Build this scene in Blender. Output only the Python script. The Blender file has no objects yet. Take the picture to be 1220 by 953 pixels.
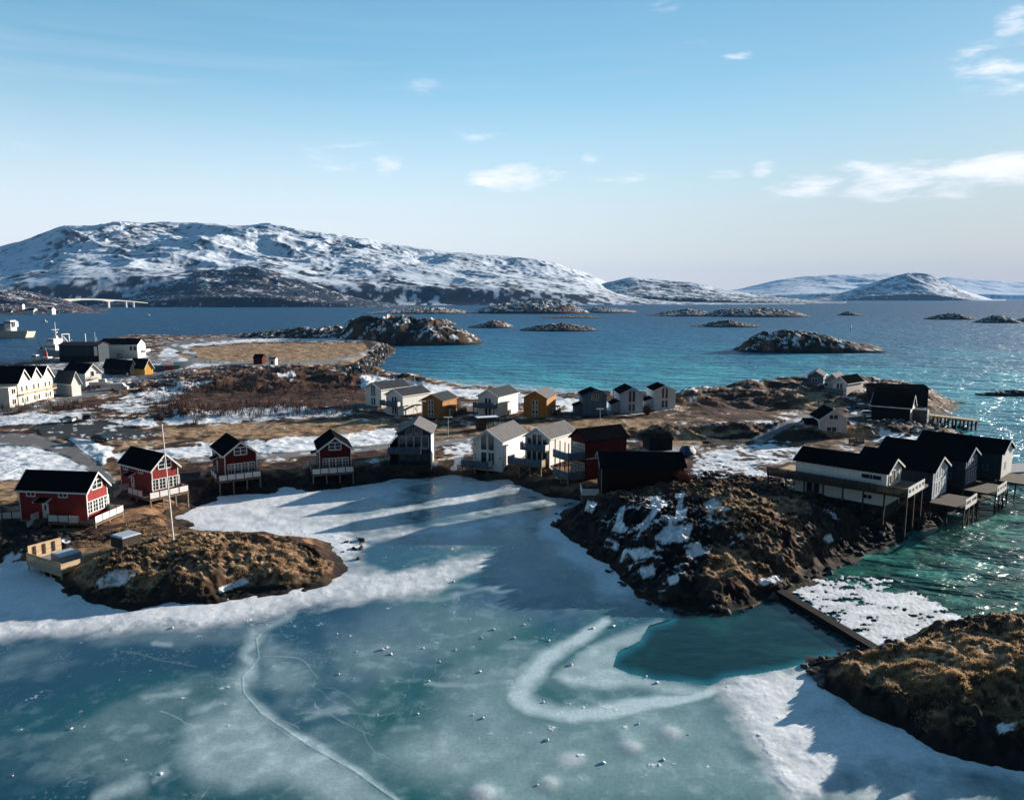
import bpy, bmesh, math, random
import numpy as np
from mathutils import Vector, Matrix
random.seed(7)
RAD = math.radians
SC = bpy.context.scene
COL = SC.collection

# ------------------------------------------------------------------ camera model
PW, PH, F, HOR, CZ = 1220.0, 953.0, 900.0, 354.0, 32.0
TH = math.atan((PH/2-HOR)/F)
CT, ST = math.cos(TH), math.sin(TH)

def ray(px, py):
    X = (px-PW/2)/F; Y = -(py-PH/2)/F
    return X, CT+Y*ST, -ST+Y*CT
def G(px, py, z=0.0):
    """point of the plane of height z seen at that place of the photograph"""
    dx, dy, dz = ray(px, py)
    s = (z-CZ)/dz
    return Vector((dx*s, dy*s, z))
def D(px, py, Y):
    dx, dy, dz = ray(px, py); s = Y/dy
    return Vector((dx*s, Y, CZ+dz*s))
def hz(px_y, x, y):
    return D(PW/2, px_y, y).z
def proj(x, y, z):
    zz = z-CZ
    d = y*CT - zz*ST
    v = y*ST + zz*CT
    return PW/2+F*x/d, PH/2-F*v/d

# ------------------------------------------------------------------ numpy noise
def _h(ix, iy, seed):
    n = (ix.astype(np.int64)*374761393 + iy.astype(np.int64)*668265263 + seed*1274126177) & 0xffffffff
    n = ((n ^ (n >> 13))*1103515245) & 0xffffffff
    n = ((n ^ (n >> 15))*2246822519) & 0xffffffff
    return ((n ^ (n >> 16)) & 0xffffff)/float(0xffffff)
def vnoise(x, y, seed=0):
    ix = np.floor(x); iy = np.floor(y); fx = x-ix; fy = y-iy
    fx = fx*fx*fx*(fx*(fx*6-15)+10); fy = fy*fy*fy*(fy*(fy*6-15)+10)
    a = _h(ix, iy, seed); b = _h(ix+1, iy, seed); c = _h(ix, iy+1, seed); d = _h(ix+1, iy+1, seed)
    return (a+(b-a)*fx)*(1-fy)+(c+(d-c)*fx)*fy
def fbm(x, y, o=4, seed=0, g=0.5):
    s = 0; a = 1.0; t = 0
    for i in range(o):
        s = s+a*vnoise(x+i*17.3, y-i*9.1, seed+i); t += a; a *= g
        c, n = math.cos(.6), math.sin(.6)
        x, y = (x*c-y*n)*2.03, (x*n+y*c)*2.03
    return s/t
def ridged(x, y, o=5, seed=0, g=0.5):
    s = 0; a = 1.0; t = 0
    for i in range(o):
        s = s+a*(1-np.abs(2*vnoise(x+i*7.7, y+i*3.1, seed+i)-1)); t += a; a *= g
        c, n = math.cos(.7), math.sin(.7)
        x, y = (x*c-y*n)*2.03, (x*n+y*c)*2.03
    return s/t
def worley(x, y, seed=0):
    ix = np.floor(x); iy = np.floor(y)
    best = np.full(x.shape, 9.0)
    for a in (-1, 0, 1):
        for b in (-1, 0, 1):
            cx = ix+a; cy = iy+b
            d = (cx+_h(cx, cy, seed)-x)**2+(cy+_h(cx, cy, seed+5)-y)**2
            best = np.minimum(best, d)
    return np.sqrt(best)
def sst(a, b, x):
    t = np.clip((x-a)/(b-a), 0, 1); return t*t*(3-2*t)
def sdf(x, y, poly):
    """signed distance to a polygon, positive inside"""
    d = np.full(x.shape, 1e18); ins = np.zeros(x.shape, bool)
    n = len(poly)
    for i in range(n):
        ax, ay = poly[i]; bx, by = poly[(i+1) % n]
        ex, ey = bx-ax, by-ay; l2 = ex*ex+ey*ey+1e-12
        wx = x-ax; wy = y-ay
        t = np.clip((wx*ex+wy*ey)/l2, 0, 1)
        d = np.minimum(d, (wx-ex*t)**2+(wy-ey*t)**2)
        if ay != by:
            c = ((ay > y) != (by > y)) & (x < (bx-ax)*(y-ay)/(by-ay)+ax)
            ins ^= c
    d = np.sqrt(d)
    return np.where(ins, d, -d)
def soft(px, py, poly, s):
    """soft-edged area (s = half width of its edge), evaluated only where it can matter"""
    out = np.zeros(px.shape)
    xs = [p[0] for p in poly]; ys = [p[1] for p in poly]
    m = (px > min(xs)-s) & (px < max(xs)+s) & (py > min(ys)-s) & (py < max(ys)+s)
    if m.any():
        out[m] = sst(-s, s, sdf(px[m], py[m], poly))
    return out
def stroke(px, py, pts, ysq=1.0):
    """brush line: pts = (x, y, halfwidth); returns 1 on the line falling to 0 at the half width"""
    out = np.zeros(px.shape)
    for (ax, ay, aw), (bx, by, bw) in zip(pts[:-1], pts[1:]):
        w = max(aw, bw)
        m = (px > min(ax, bx)-w) & (px < max(ax, bx)+w) & (py > min(ay, by)-w) & (py < max(ay, by)+w)
        if not m.any(): continue
        x = px[m]; y = py[m]
        ex, ey = bx-ax, by-ay; l2 = ex*ex+ey*ey+1e-9
        t = np.clip(((x-ax)*ex+(y-ay)*ey)/l2, 0, 1)
        d = np.sqrt((x-ax-ex*t)**2+((y-ay-ey*t)*ysq)**2)
        out[m] = np.maximum(out[m], 1-np.clip(d/(aw+(bw-aw)*t), 0, 1))
    return out
def mix(a, b, t):
    return a*(1-t[..., None])+np.asarray(b)*t[..., None]

# ------------------------------------------------------------------ materials
def new_mat(name):
    m = bpy.data.materials.new(name); m.use_nodes = True
    nt = m.node_tree; b = nt.nodes['Principled BSDF']
    return m, nt, b
def nd(nt, t, **kw):
    n = nt.nodes.new(t)
    for k, v in kw.items(): setattr(n, k, v)
    return n
def math_n(nt, op, a, b=None, clamp=False):
    n = nd(nt, 'ShaderNodeMath', operation=op, use_clamp=clamp)
    for i, v in enumerate((a, b)):
        if v is None: continue
        if isinstance(v, (int, float)): n.inputs[i].default_value = v
        else: nt.links.new(v, n.inputs[i])
    return n.outputs[0]
def mat(name, col, rough=.7, var=.25, scale=1.5, spec=.3, boards=0, bump=0.15, metal=0):
    m, nt, b = new_mat(name)
    tc = nd(nt, 'ShaderNodeTexCoord')
    n1 = nd(nt, 'ShaderNodeTexNoise'); n1.inputs['Scale'].default_value = scale; n1.inputs['Detail'].default_value = 6
    nt.links.new(tc.outputs['Object'], n1.inputs['Vector'])
    fac = n1.outputs['Fac']
    hgt = fac
    if boards:
        sp = nd(nt, 'ShaderNodeSeparateXYZ'); nt.links.new(tc.outputs['Object'], sp.inputs[0])
        s = sp.outputs['Z'] if boards < 0 else math_n(nt, 'ADD', sp.outputs['X'], sp.outputs['Y'])
        s = math_n(nt, 'MULTIPLY', s, abs(boards))
        fr = math_n(nt, 'FRACT', s)
        groove = math_n(nt, 'GREATER_THAN', fr, .12)
        fl = math_n(nt, 'FLOOR', s)
        wn = nd(nt, 'ShaderNodeTexWhiteNoise', noise_dimensions='1D'); nt.links.new(fl, wn.inputs['W'])
        fac = math_n(nt, 'ADD', math_n(nt, 'MULTIPLY', fac, .7), math_n(nt, 'MULTIPLY', wn.outputs['Value'], .3))
        fac = math_n(nt, 'MULTIPLY', fac, math_n(nt, 'ADD', math_n(nt, 'MULTIPLY', groove, .25), .75))
        hgt = math_n(nt, 'ADD', groove, math_n(nt, 'MULTIPLY', hgt, .2))
    mr = nd(nt, 'ShaderNodeMapRange'); mr.inputs['From Min'].default_value = .3; mr.inputs['From Max'].default_value = .7
    mr.inputs['To Min'].default_value = 1-var; mr.inputs['To Max'].default_value = 1+var
    nt.links.new(fac, mr.inputs['Value'])
    vm = nd(nt, 'ShaderNodeVectorMath', operation='SCALE'); vm.inputs[0].default_value = col
    nt.links.new(mr.outputs[0], vm.inputs['Scale'])
    nt.links.new(vm.outputs[0], b.inputs['Base Color'])
    b.inputs['Roughness'].default_value = rough; b.inputs['Specular IOR Level'].default_value = spec
    b.inputs['Metallic'].default_value = metal
    if bump:
        bp = nd(nt, 'ShaderNodeBump'); bp.inputs['Strength'].default_value = bump; bp.inputs['Distance'].default_value = .03
        nt.links.new(hgt, bp.inputs['Height']); nt.links.new(bp.outputs[0], b.inputs['Normal'])
    return m
M = {}
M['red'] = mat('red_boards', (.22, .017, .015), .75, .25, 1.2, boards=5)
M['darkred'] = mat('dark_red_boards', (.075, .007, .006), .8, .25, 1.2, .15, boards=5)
M['white'] = mat('white_boards', (.74, .74, .71), .7, .08, .8, boards=5)
M['trim'] = mat('white_trim', (.78, .78, .76), .6, .08, 2)
M['panel'] = mat('white_panel', (.72, .71, .70), .6, .10, 2)
M['yellow'] = mat('ochre_boards', (.34, .15, .035), .8, .2, 1, boards=5)
M['sunyellow'] = mat('yellow_boards', (.60, .31, .06), .8, .15, 1, boards=5)
M['black'] = mat('black_boards', (.008, .008, .009), .8, .3, 1, .12, boards=5)
M['blue'] = mat('slate_blue_boards', (.075, .135, .20), .8, .2, 1, boards=5)
M['paleblue'] = mat('pale_blue_boards', (.42, .50, .60), .8, .1, 1, boards=5)
M['grey'] = mat('grey_boards', (.34, .35, .38), .8, .12, 1, boards=5)
M['pink'] = mat('pale_rose_boards', (.66, .60, .60), .8, .1, 1, boards=5)
M['cream'] = mat('cream_boards', (.74, .70, .60), .8, .12, 1, boards=4)
M['petrol'] = mat('petrol_boards', (.014, .026, .038), .7, .2, .6, boards=3)
M['roofblack'] = mat('black_roofing', (.007, .0075, .009), .85, .35, 1.5, .0, boards=0, bump=.3)
M['roofgrey'] = mat('grey_roofing', (.15, .145, .15), .85, .2, 1.5, .15, boards=0, bump=.3)
M['roofslate'] = mat('slate_roofing', (.035, .042, .05), .8, .3, 1.5, .15, boards=0, bump=.3)
M['wood'] = mat('weathered_wood', (.15, .11, .075), .85, .3, 2, .2, boards=6)
M['newwood'] = mat('pale_new_wood', (.52, .38, .24), .8, .18, 2, .2, boards=-6)
M['darkwood'] = mat('dark_wood', (.05, .04, .032), .85, .3, 2, .2, boards=6)
M['greywood'] = mat('grey_wood', (.30, .32, .34), .8, .2, 2, .2, boards=-5)
M['post'] = mat('grey_post', (.22, .19, .16), .85, .3, 3)
M['metal'] = mat('galvanised_metal', (.45, .46, .47), .4, .1, 3, metal=.6)
M['dark'] = mat('dark_metal', (.02, .02, .022), .5, .2, 3)
M['rubber'] = mat('rubber', (.012, .012, .012), .8, .2, 6)
M['concrete'] = mat('concrete', (.33, .32, .30), .85, .2, 1)
M['palecon'] = mat('pale_concrete', (.82, .80, .74), .85, .06, .1)
M['rock'] = mat('grey_rock', (.15, .135, .125), .9, .5, 1.2, bump=.6)
M['darkrock'] = mat('dark_rock', (.06, .055, .052), .9, .5, 1.2, bump=.6)
M['snowcap'] = mat('snow_layer', (.84, .86, .88), .7, .05, 2)
M['lid'] = mat('tub_lid', (.45, .50, .56), .5, .1, 2)
M['tarp'] = mat('blue_tarpaulin', (.02, .05, .14), .5, .3, 2, bump=.5)
M['redpaint'] = mat('red_paint', (.42, .03, .03), .5, .15, 2)
M['bluepaint'] = mat('blue_paint', (.03, .09, .20), .5, .15, 2)
M['greenpaint'] = mat('green_paint', (.03, .17, .13), .5, .15, 2)
M['greyhull'] = mat('grey_hull', (.28, .31, .34), .5, .15, 1)
M['carwhite'] = mat('white_car_paint', (.62, .64, .66), .3, .05, 2, .6, bump=0)
M['carblack'] = mat('black_car_paint', (.015, .016, .02), .25, .1, 2, .6, bump=0)
M['carblue'] = mat('dark_blue_car_paint', (.012, .022, .05), .25, .1, 2, .6, bump=0)
M['glass'] = mat('window_glass', (.018, .026, .035), .08, .2, .7, .7, bump=0)
M['skin'] = mat('skin', (.5, .32, .25), .6)
M['jacket'] = mat('dark_jacket', (.03, .035, .05), .9)
M['twig'] = mat('bare_twigs', (.075, .045, .040), .9, .4, .2, .1, bump=0)
M['grass'] = mat('dry_grass', (.43, .30, .175), .9, .45, .5, .1, bump=0)
def _translucent(m, f):
    nt = m.node_tree; b = nt.nodes['Principled BSDF']; t = nt.nodes.new('ShaderNodeBsdfTranslucent'); x = nt.nodes.new('ShaderNodeMixShader'); x.inputs[0].default_value = f
    nt.links.new(b.inputs['Base Color'].links[0].from_socket, t.inputs['Color'])
    nt.links.new(b.outputs[0], x.inputs[1]); nt.links.new(t.outputs[0], x.inputs[2])
    nt.links.new(x.outputs[0], nt.nodes['Material Output'].inputs['Surface'])
_translucent(M['grass'], .5)
def lamp_glass():
    m, nt, b = new_mat('lamp_glass'); b.inputs['Base Color'].default_value = (.7, .7, .66, 1); b.inputs['Roughness'].default_value = .25
    return m
M['lampglass'] = lamp_glass()

# ------------------------------------------------------------------ mesh builder
class MB:
    def __init__(s): s.v = []; s.f = []
    def add(s, vs, fs):
        o = len(s.v); s.v += [tuple(v) for v in vs]; s.f += [tuple(i+o for i in f) for f in fs]; return s
    def box(s, x0, x1, y0, y1, z0, z1):
        return s.add([(x0,y0,z0),(x1,y0,z0),(x1,y1,z0),(x0,y1,z0),(x0,y0,z1),(x1,y0,z1),(x1,y1,z1),(x0,y1,z1)],
                     [(0,3,2,1),(4,5,6,7),(0,1,5,4),(1,2,6,5),(2,3,7,6),(3,0,4,7)])
    def prism_x(s, poly, x0, x1):
        """poly of (y,z) pushed along x"""
        n = len(poly)
        s.add([(x0, p[0], p[1]) for p in poly]+[(x1, p[0], p[1]) for p in poly],
              [tuple(range(n))[::-1], tuple(range(n, 2*n))]+[(i, (i+1) % n, n+(i+1) % n, n+i) for i in range(n)])
        return s
    def prism_y(s, poly, y0, y1):
        n = len(poly)
        return s.add([(p[0], y0, p[1]) for p in poly]+[(p[0], y1, p[1]) for p in poly],
              [tuple(range(n)), tuple(range(n, 2*n))[::-1]]+[(i, n+i, n+(i+1) % n, (i+1) % n) for i in range(n)])
    def bar(s, a, b, w, h=None):
        a = Vector(a); b = Vector(b); h = h or w
        d = (b-a).normalized()
        u = d.cross(Vector((0, 0, 1)))
        if u.length < 1e-3: u = Vector((1, 0, 0))
        u.normalize(); v = u.cross(d)
        q = [a+u*i*w/2+v*j*h/2 for i, j in ((-1,-1),(1,-1),(1,1),(-1,1))]+[b+u*i*w/2+v*j*h/2 for i, j in ((-1,-1),(1,-1),(1,1),(-1,1))]
        return s.add(q, [(0,1,2,3),(7,6,5,4),(0,4,5,1),(1,5,6,2),(2,6,7,3),(3,7,4,0)])
    def cyl(s, a, b, r0, r1=None, n=10):
        a = Vector(a); b = Vector(b); r1 = r0 if r1 is None else r1
        d = (b-a).normalized(); u = d.orthogonal().normalized(); v = d.cross(u)
        q = [a+(u*math.cos(k*2*math.pi/n)+v*math.sin(k*2*math.pi/n))*r0 for k in range(n)]
        q += [b+(u*math.cos(k*2*math.pi/n)+v*math.sin(k*2*math.pi/n))*r1 for k in range(n)]
        return s.add(q, [tuple(range(n))[::-1], tuple(range(n, 2*n))]+[(k, (k+1) % n, n+(k+1) % n, n+k) for k in range(n)])
    def loft(s, rings):
        n = len(rings[0]); o = len(s.v)
        for r in rings: s.v += [tuple(p) for p in r]
        for i in range(len(rings)-1):
            for k in range(n):
                s.f.append((o+i*n+k, o+i*n+(k+1) % n, o+(i+1)*n+(k+1) % n, o+(i+1)*n+k))
        s.f.append(tuple(o+k for k in range(n))[::-1]); s.f.append(tuple(o+(len(rings)-1)*n+k for k in range(n)))
        return s
    def build(s, name, m, parent=None, label=None, bevel=0):
        me = bpy.data.meshes.new(name); me.from_pydata(s.v, [], s.f)
        bm = bmesh.new(); bm.from_mesh(me); bmesh.ops.recalc_face_normals(bm, faces=bm.faces); bm.to_mesh(me); bm.free()
        me.materials.append(m)
        o = bpy.data.objects.new(name, me); COL.objects.link(o)
        if parent: o.parent = parent
        if label: o['label'] = label
        return o
def tag(o, label, cat, group=None):
    o['label'] = label; o['category'] = cat
    if group: o['group'] = group
    return o
def thing(name, label, cat, loc, rz=0, group=None):
    o = bpy.data.objects.new(name, None); COL.objects.link(o)
    o.location = loc; o.rotation_euler = (0, 0, rz); o.empty_display_size = .5
    return tag(o, label, cat, group)
def copy_tree(o, parent=None):
    c = o.copy(); COL.objects.link(c); c.parent = parent
    for ch in list(o.children): copy_tree(ch, c)
    return c
def grid_mesh(name, X, Y, Z, m, keep=None, attrs=None, smooth=True):
    """height field of R x C points; keep = mask of the faces to keep; attrs = {name: rgb array}"""
    R, C = X.shape
    co = np.stack([X, Y, Z], -1).reshape(-1, 3)
    idx = np.arange(R*C).reshape(R, C)
    q = np.stack([idx[:-1, :-1], idx[:-1, 1:], idx[1:, 1:], idx[1:, :-1]], -1).reshape(-1, 4)
    if keep is not None: q = q[keep.reshape(-1)]
    used = np.zeros(R*C, bool); used[q.ravel()] = True
    remap = np.cumsum(used)-1
    q = remap[q]; co = co[used]
    me = bpy.data.meshes.new(name)
    me.vertices.add(len(co)); me.vertices.foreach_set('co', co.astype(np.float32).ravel())
    me.loops.add(q.size); me.loops.foreach_set('vertex_index', q.astype(np.int32).ravel())
    me.polygons.add(len(q)); me.polygons.foreach_set('loop_start', (np.arange(len(q))*4).astype(np.int32))
    me.polygons.foreach_set('loop_total', np.full(len(q), 4, np.int32))
    if smooth: me.polygons.foreach_set('use_smooth', np.ones(len(q), bool))
    me.update(calc_edges=True)
    for k, a in (attrs or {}).items():
        a = np.asarray(a)
        if a.ndim == 3:
            col = np.ones((len(co), 4), np.float32); col[:, :3] = a.reshape(-1, 3)[used]
            at = me.attributes.new(k, 'FLOAT_COLOR', 'POINT'); at.data.foreach_set('color', col.ravel())
        else:
            at = me.attributes.new(k, 'FLOAT', 'POINT'); at.data.foreach_set('value', a.reshape(-1)[used].astype(np.float32))
    me.materials.append(m)
    o = bpy.data.objects.new(name, me); COL.objects.link(o)
    return o
def struct(o, kind='structure'):
    o['kind'] = kind; return o
# ------------------------------------------------------------------ terrain
def wpoly(pts, z=0.0):
    return [tuple(G(x, y, z).xy) for x, y in pts]
LAND_PX = [(-300,700),(-100,690),(0,672),(70,692),(100,716),(190,727),(270,714),(340,707),(386,692),(398,680),(403,668),
 (398,655),(378,646),(330,641),(262,637),(228,630),(216,616),(235,601),(262,592),(318,588),(345,581),(372,585),(430,579),(465,573),
 (520,569),(550,566),(600,573),(640,582),(690,598),(668,613),(660,627),(690,643),(722,664),(735,690),(762,705),(775,718),
 (815,729),(865,731),(905,722),(930,706),(978,687),(1020,666),(1062,645),(1112,618),(1160,598),(1192,580),(1200,560),(1190,540),
 (1165,530),(1130,515),(1110,502),(1140,480),(1100,468),(1040,462),(965,452),(930,460),(880,470),(830,478),(790,480),(700,476),
 (600,467),(540,461),(480,452),(436,447),(470,417),(458,408),(420,404),(300,402),(222,405),(190,403),(150,404),(112,408),
 (90,427),(66,430),(20,436),(-60,444),(-300,460)]
ISLE_PX = [(1460,700),(1220,738),(1170,744),(1110,757),(1060,768),(1025,777),(985,785),(962,798),(985,822),(1005,838),(1050,864),
 (1100,890),(1160,908),(1220,922),(1330,940),(1500,940)]
LAND = wpoly(LAND_PX); ISLE = wpoly(ISLE_PX)
def mound(x, y, cx, cy, rx, ry, h, rot=0, p=1.3):
    c, s = math.cos(rot), math.sin(rot)
    u = ((x-cx)*c+(y-cy)*s)/rx; v = (-(x-cx)*s+(y-cy)*c)/ry
    return h*np.exp(-np.power(u*u+v*v, p))
def gm(px, py, z=0):
    p = G(px, py, z); return p.x, p.y
MOUNDS = [  # px, py, rx, ry, h, rot
 (262,680,13,7.5,1.0,0.0), (350,685,5,4.5,.4,0), (108,668,6,4.5,-.7,0), (150,700,8,4,.5,0),
 (845,652,18,13,2.8,-.15), (760,640,9,9,.5,0), (930,650,12,10,.5,0), (905,610,16,12,1.5,0), (820,605,12,8,.9,0),
 (1180,800,15,7.5,.9,.1), (1290,800,16,9,1.0,0), (1120,845,9,3,.5,0),
 (905,480,46,22,3.2,0), (1000,470,26,14,2.5,0), (340,458,48,30,3.5,0), (250,472,36,16,.5,0),
 (880,528,34,5,1.9,.05), (1000,525,26,4,.8,0), (205,508,16,7,.8,0),
]
FLAT = []   # (x, y, r, z) levelled sites for roads and yards
def smooth_h(x, y):
    wx_ = (fbm(x/5, y/5, 4, 301)-.5)*(4.5+np.clip((y-120)/60, 0, 3)); wy_ = (fbm(x/5, y/5, 4, 311)-.5)*(4.5+np.clip((y-120)/60, 0, 3))
    d1 = sdf(x+wx_, y+wy_, LAND); d2 = sdf(x+wx_, y+wy_, ISLE); d = np.maximum(d1, d2)
    w = 2.5+np.clip((y-80)/40, 0, 4)
    base = np.where(d1 > d2, 1.9+np.clip((y-110)*.004, 0, 2.0), 1.9)
    w = np.where(d1 > d2, w, 1.6)
    h = base*sst(-.35*w, 1.8*w, d)-.55*sst(0, -4, d)
    hm = 0
    for px, py, rx, ry, hh, rot in MOUNDS:
        cx, cy = gm(px, py); hm = hm+mound(x, y, cx, cy, rx, ry, hh, rot)
    h = h+hm*sst(-.5, 8.5, d)
    return h, d, hm
def ground_at(x, y):
    h, _, _ = smooth_h(np.array([float(x)]), np.array([float(y)]))
    return float(h[0])

# masks given where they show in the photograph, laid on the ground there
ROADS = [  # (points px, halfwidth) of grey gravel / asphalt tracks
 ([(-60,492,5),(0,489,5),(60,481,5),(110,468,4.5),(165,453,4.5),(205,441,4.5),(228,431,4),(232,423,3.5),(215,416,3.5),(200,411,3),(240,405,2.5),(300,402,2)], (.17,.175,.19)),
 ([(232,430,3.5),(270,432,3),(330,434,3),(400,430,3),(440,420,3),(452,410,2.5)], (.26,.24,.22)),
 ([(-60,520,9),(40,525,9),(85,538,10),(112,556,9),(130,572,8)], (.17,.165,.165)),
 ([(228,548,4),(330,543,4),(425,535,4),(470,531,4),(520,528,4),(560,524,4),(605,514,4)], (.24,.23,.225)),
 ([(905,524,7),(930,509,5.5),(957,498,4.5),(985,493,3)], (.22,.225,.24)),
 ([(770,536,5),(812,535,5)], (.34,.33,.32)),
]
PARK = [(40,507),(62,503),(92,504),(118,500),(150,508),(191,516.5),(170,521),(148,524),(109,525),(86,522),(50,520)]
YARD = [(1008,483),(1040,478),(1085,489),(1088,500),(1060,505),(1015,506),(1010,498)]
QUAY = [(66,432),(112,431),(175,423),(215,425),(205,440),(160,452),(60,470),(-80,490),(-80,450)]
TAN = [([(195,509),(330,503),(470,500),(480,512),(380,521),(250,525),(190,520)],6,.9), ([(205,425),(225,415),(300,409),(430,409),(452,413),(425,436),(330,430),(270,432)],4,1),
  ([(490,512),(590,505),(640,515),(560,522),(500,524)],4,.7), ([(610,506),(720,498),(800,500),(770,512),(660,510)],4,.9), ([(130,540),(215,527),(210,520),(150,526)],4,.7),
  ([(780,516),(905,512),(900,524),(800,532)],5,.9), ([(870,470),(1000,458),(1010,490),(900,490),(820,492)],8,.5), ([(-20,570),(20,572),(20,600),(-40,610)],6,.9),
  ([(70,660),(140,640),(215,636),(260,634),(400,668),(395,690),(330,704),(180,724),(100,712)],6,1.), ([(950,590),(860,575),(830,590),(860,615),(940,620),(985,605)],10,.7), ([(850,630),(935,630),(940,670),(870,685),(840,660)],10,.5),
  ([(985,500),(1060,515),(1050,528),(960,520)],5,.8), ([(1010,790),(1110,758),(1230,738),(1500,690),(1500,900),(1230,850),(1090,830)],14,.9)]
HEATH = [([(200,500),(190,478),(215,455),(270,444),(330,438),(430,446),(440,475),(420,492),(330,486),(250,490)],7,1), ([(800,500),(820,480),(930,462),(960,480),(900,500)],6,.8),
  ([(560,506),(600,494),(820,500),(850,512)],5,.3)]
ROCKZ = [([(660,628),(690,600),(760,590),(830,600),(850,640),(830,700),(900,700),(1000,670),(1010,690),(930,706),(860,732),(770,720)],10,1.),
  ([(975,800),(1050,825),(1100,850),(1230,888),(1400,900),(1300,960),(1100,900),(1000,850)],8,1), ([(80,700),(180,700),(200,680),(260,700),(390,690),(340,712),(180,730),(90,716)],7,.7),
  ([(0,600),(30,625),(120,640),(230,600),(260,560),(330,570),(440,555),(480,570),(380,592),(240,612),(210,600),(150,640),(0,665)],8,.8),
  ([(960,590),(1060,600),(1110,610),(1190,575),(1200,590),(1100,660),(1000,690)],8,1), ([(430,404),(470,416),(436,448),(398,448),(440,420)],3,.8), ([(830,520),(960,512),(1000,522),(900,534),(840,535)],5,.8), ([(840,545),(900,540),(940,548),(900,560),(850,560)],8,.5)]
SNOW = [([(-80,524),(0,526),(50,531),(82,542),(116,556),(118,575),(60,572),(20,572),(-80,575)],4,.75), ([(84,523),(136,533),(122,552),(100,540)],3,.8),
  ([(130,540),(230,530),(300,523),(430,515),(470,520),(470,530),(420,533),(330,541),(220,546),(140,550)],5,.56), ([(425,513),(470,508),(480,522),(440,528)],5,.6),
  ([(-60,498),(40,492),(95,490),(100,500),(60,505),(-60,512)],4,.55), ([(100,488),(160,466),(220,452),(260,455),(220,470),(200,485),(150,495)],8,.42),
  ([(180,498),(230,490),(330,483),(420,488),(430,494),(340,500),(260,505),(200,506)],5,.52), ([(120,500),(180,498),(190,508),(150,508)],3,.6),
  ([(185,428),(195,415),(230,409),(300,403),(440,402),(440,406),(300,408),(232,413),(210,420),(228,430),(300,430),(300,434),(200,440)],2.5,.55), ([(330,444),(350,442),(352,448),(332,449)],2,.6),
  ([(430,447),(480,452),(540,462),(600,468),(700,476),(800,481),(800,488),(700,488),(600,478),(520,470),(430,462)],4,.85), ([(650,474),(720,476),(720,492),(655,490)],4,.7), ([(525,530),(560,526),(565,538),(530,542)],4,.5),
  ([(818,570),(826,540),(865,532),(900,526),(958,530),(962,552),(920,556),(870,568),(840,572)],9,.44), ([(770,505),(800,502),(830,503),(900,500),(960,494),(960,500),(900,510),(850,508)],3,.35),
  ([(925,570),(960,565),(975,582),(940,585)],4,.5), ([(1050,512),(1104,520),(1100,527),(1040,526)],3,.85), ([(880,560),(920,557),(930,568),(890,570)],4,.45),
  ([(690,610),(730,590),(800,582),(865,590),(880,620),(850,660),(800,705),(760,690),(720,650)],10,.34), ([(940,600),(1000,600),(1010,650),(970,670),(930,660)],10,.22),
  ([(700,596),(712,600),(706,612),(696,608)],2,.7), ([(722,640),(740,648),(736,656),(720,650)],2,.7), ([(745,655),(770,650),(780,662),(756,668)],2,.62), ([(812,650),(834,644),(840,660),(820,668)],2,.6),
  ([(760,676),(778,672),(782,684),(766,690)],2,.6), ([(836,600),(850,592),(862,600),(846,612)],2,.6), ([(862,640),(884,634),(890,642),(870,650)],2,.45), ([(980,640),(990,636),(994,644),(984,648)],1.5,.8),
  ([(900,690),(930,684),(936,692),(910,698)],2,.5),
  ([(738,605),(745,602),(742,622),(748,630),(742,636),(728,632),(734,620)],2,.8), ([(774,592),(790,590),(784,600),(796,598),(782,612),(770,630),(760,628),(776,608)],2,.8),
  ([(752,612),(765,600),(762,606)],2,.7), ([(803,588),(818,586),(814,605),(822,600),(815,620),(803,618),(806,600)],3,.7), ([(790,630),(828,622),(820,645),(792,648),(778,640)],4,.75), ([(795,688),(808,682),(810,694),(798,697)],3,.8),
  ([(778,640),(800,622),(802,628),(785,645)],2,.7), ([(835,625),(860,605),(850,640)],4,.15),
  ([(112,690),(130,680),(152,676),(165,682),(150,697),(118,702)],4,.7), ([(258,700),(290,690),(296,693),(262,706)],3,.6), ([(-60,690),(0,672),(30,668),(60,690),(80,712),(0,715)],5,.8), ([(20,655),(70,640),(110,645),(30,668),(-40,668)],4,.38),
  ([(1186,865),(1205,852),(1215,856),(1208,870),(1190,874)],3,.9), ([(940,622),(990,610),(985,640),(945,640)],6,.22)]
def masks(px, py, items):
    out = np.zeros(px.shape)
    for poly, s, v in items: out = np.maximum(out, v*soft(px, py, poly, s))
    return out

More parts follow.
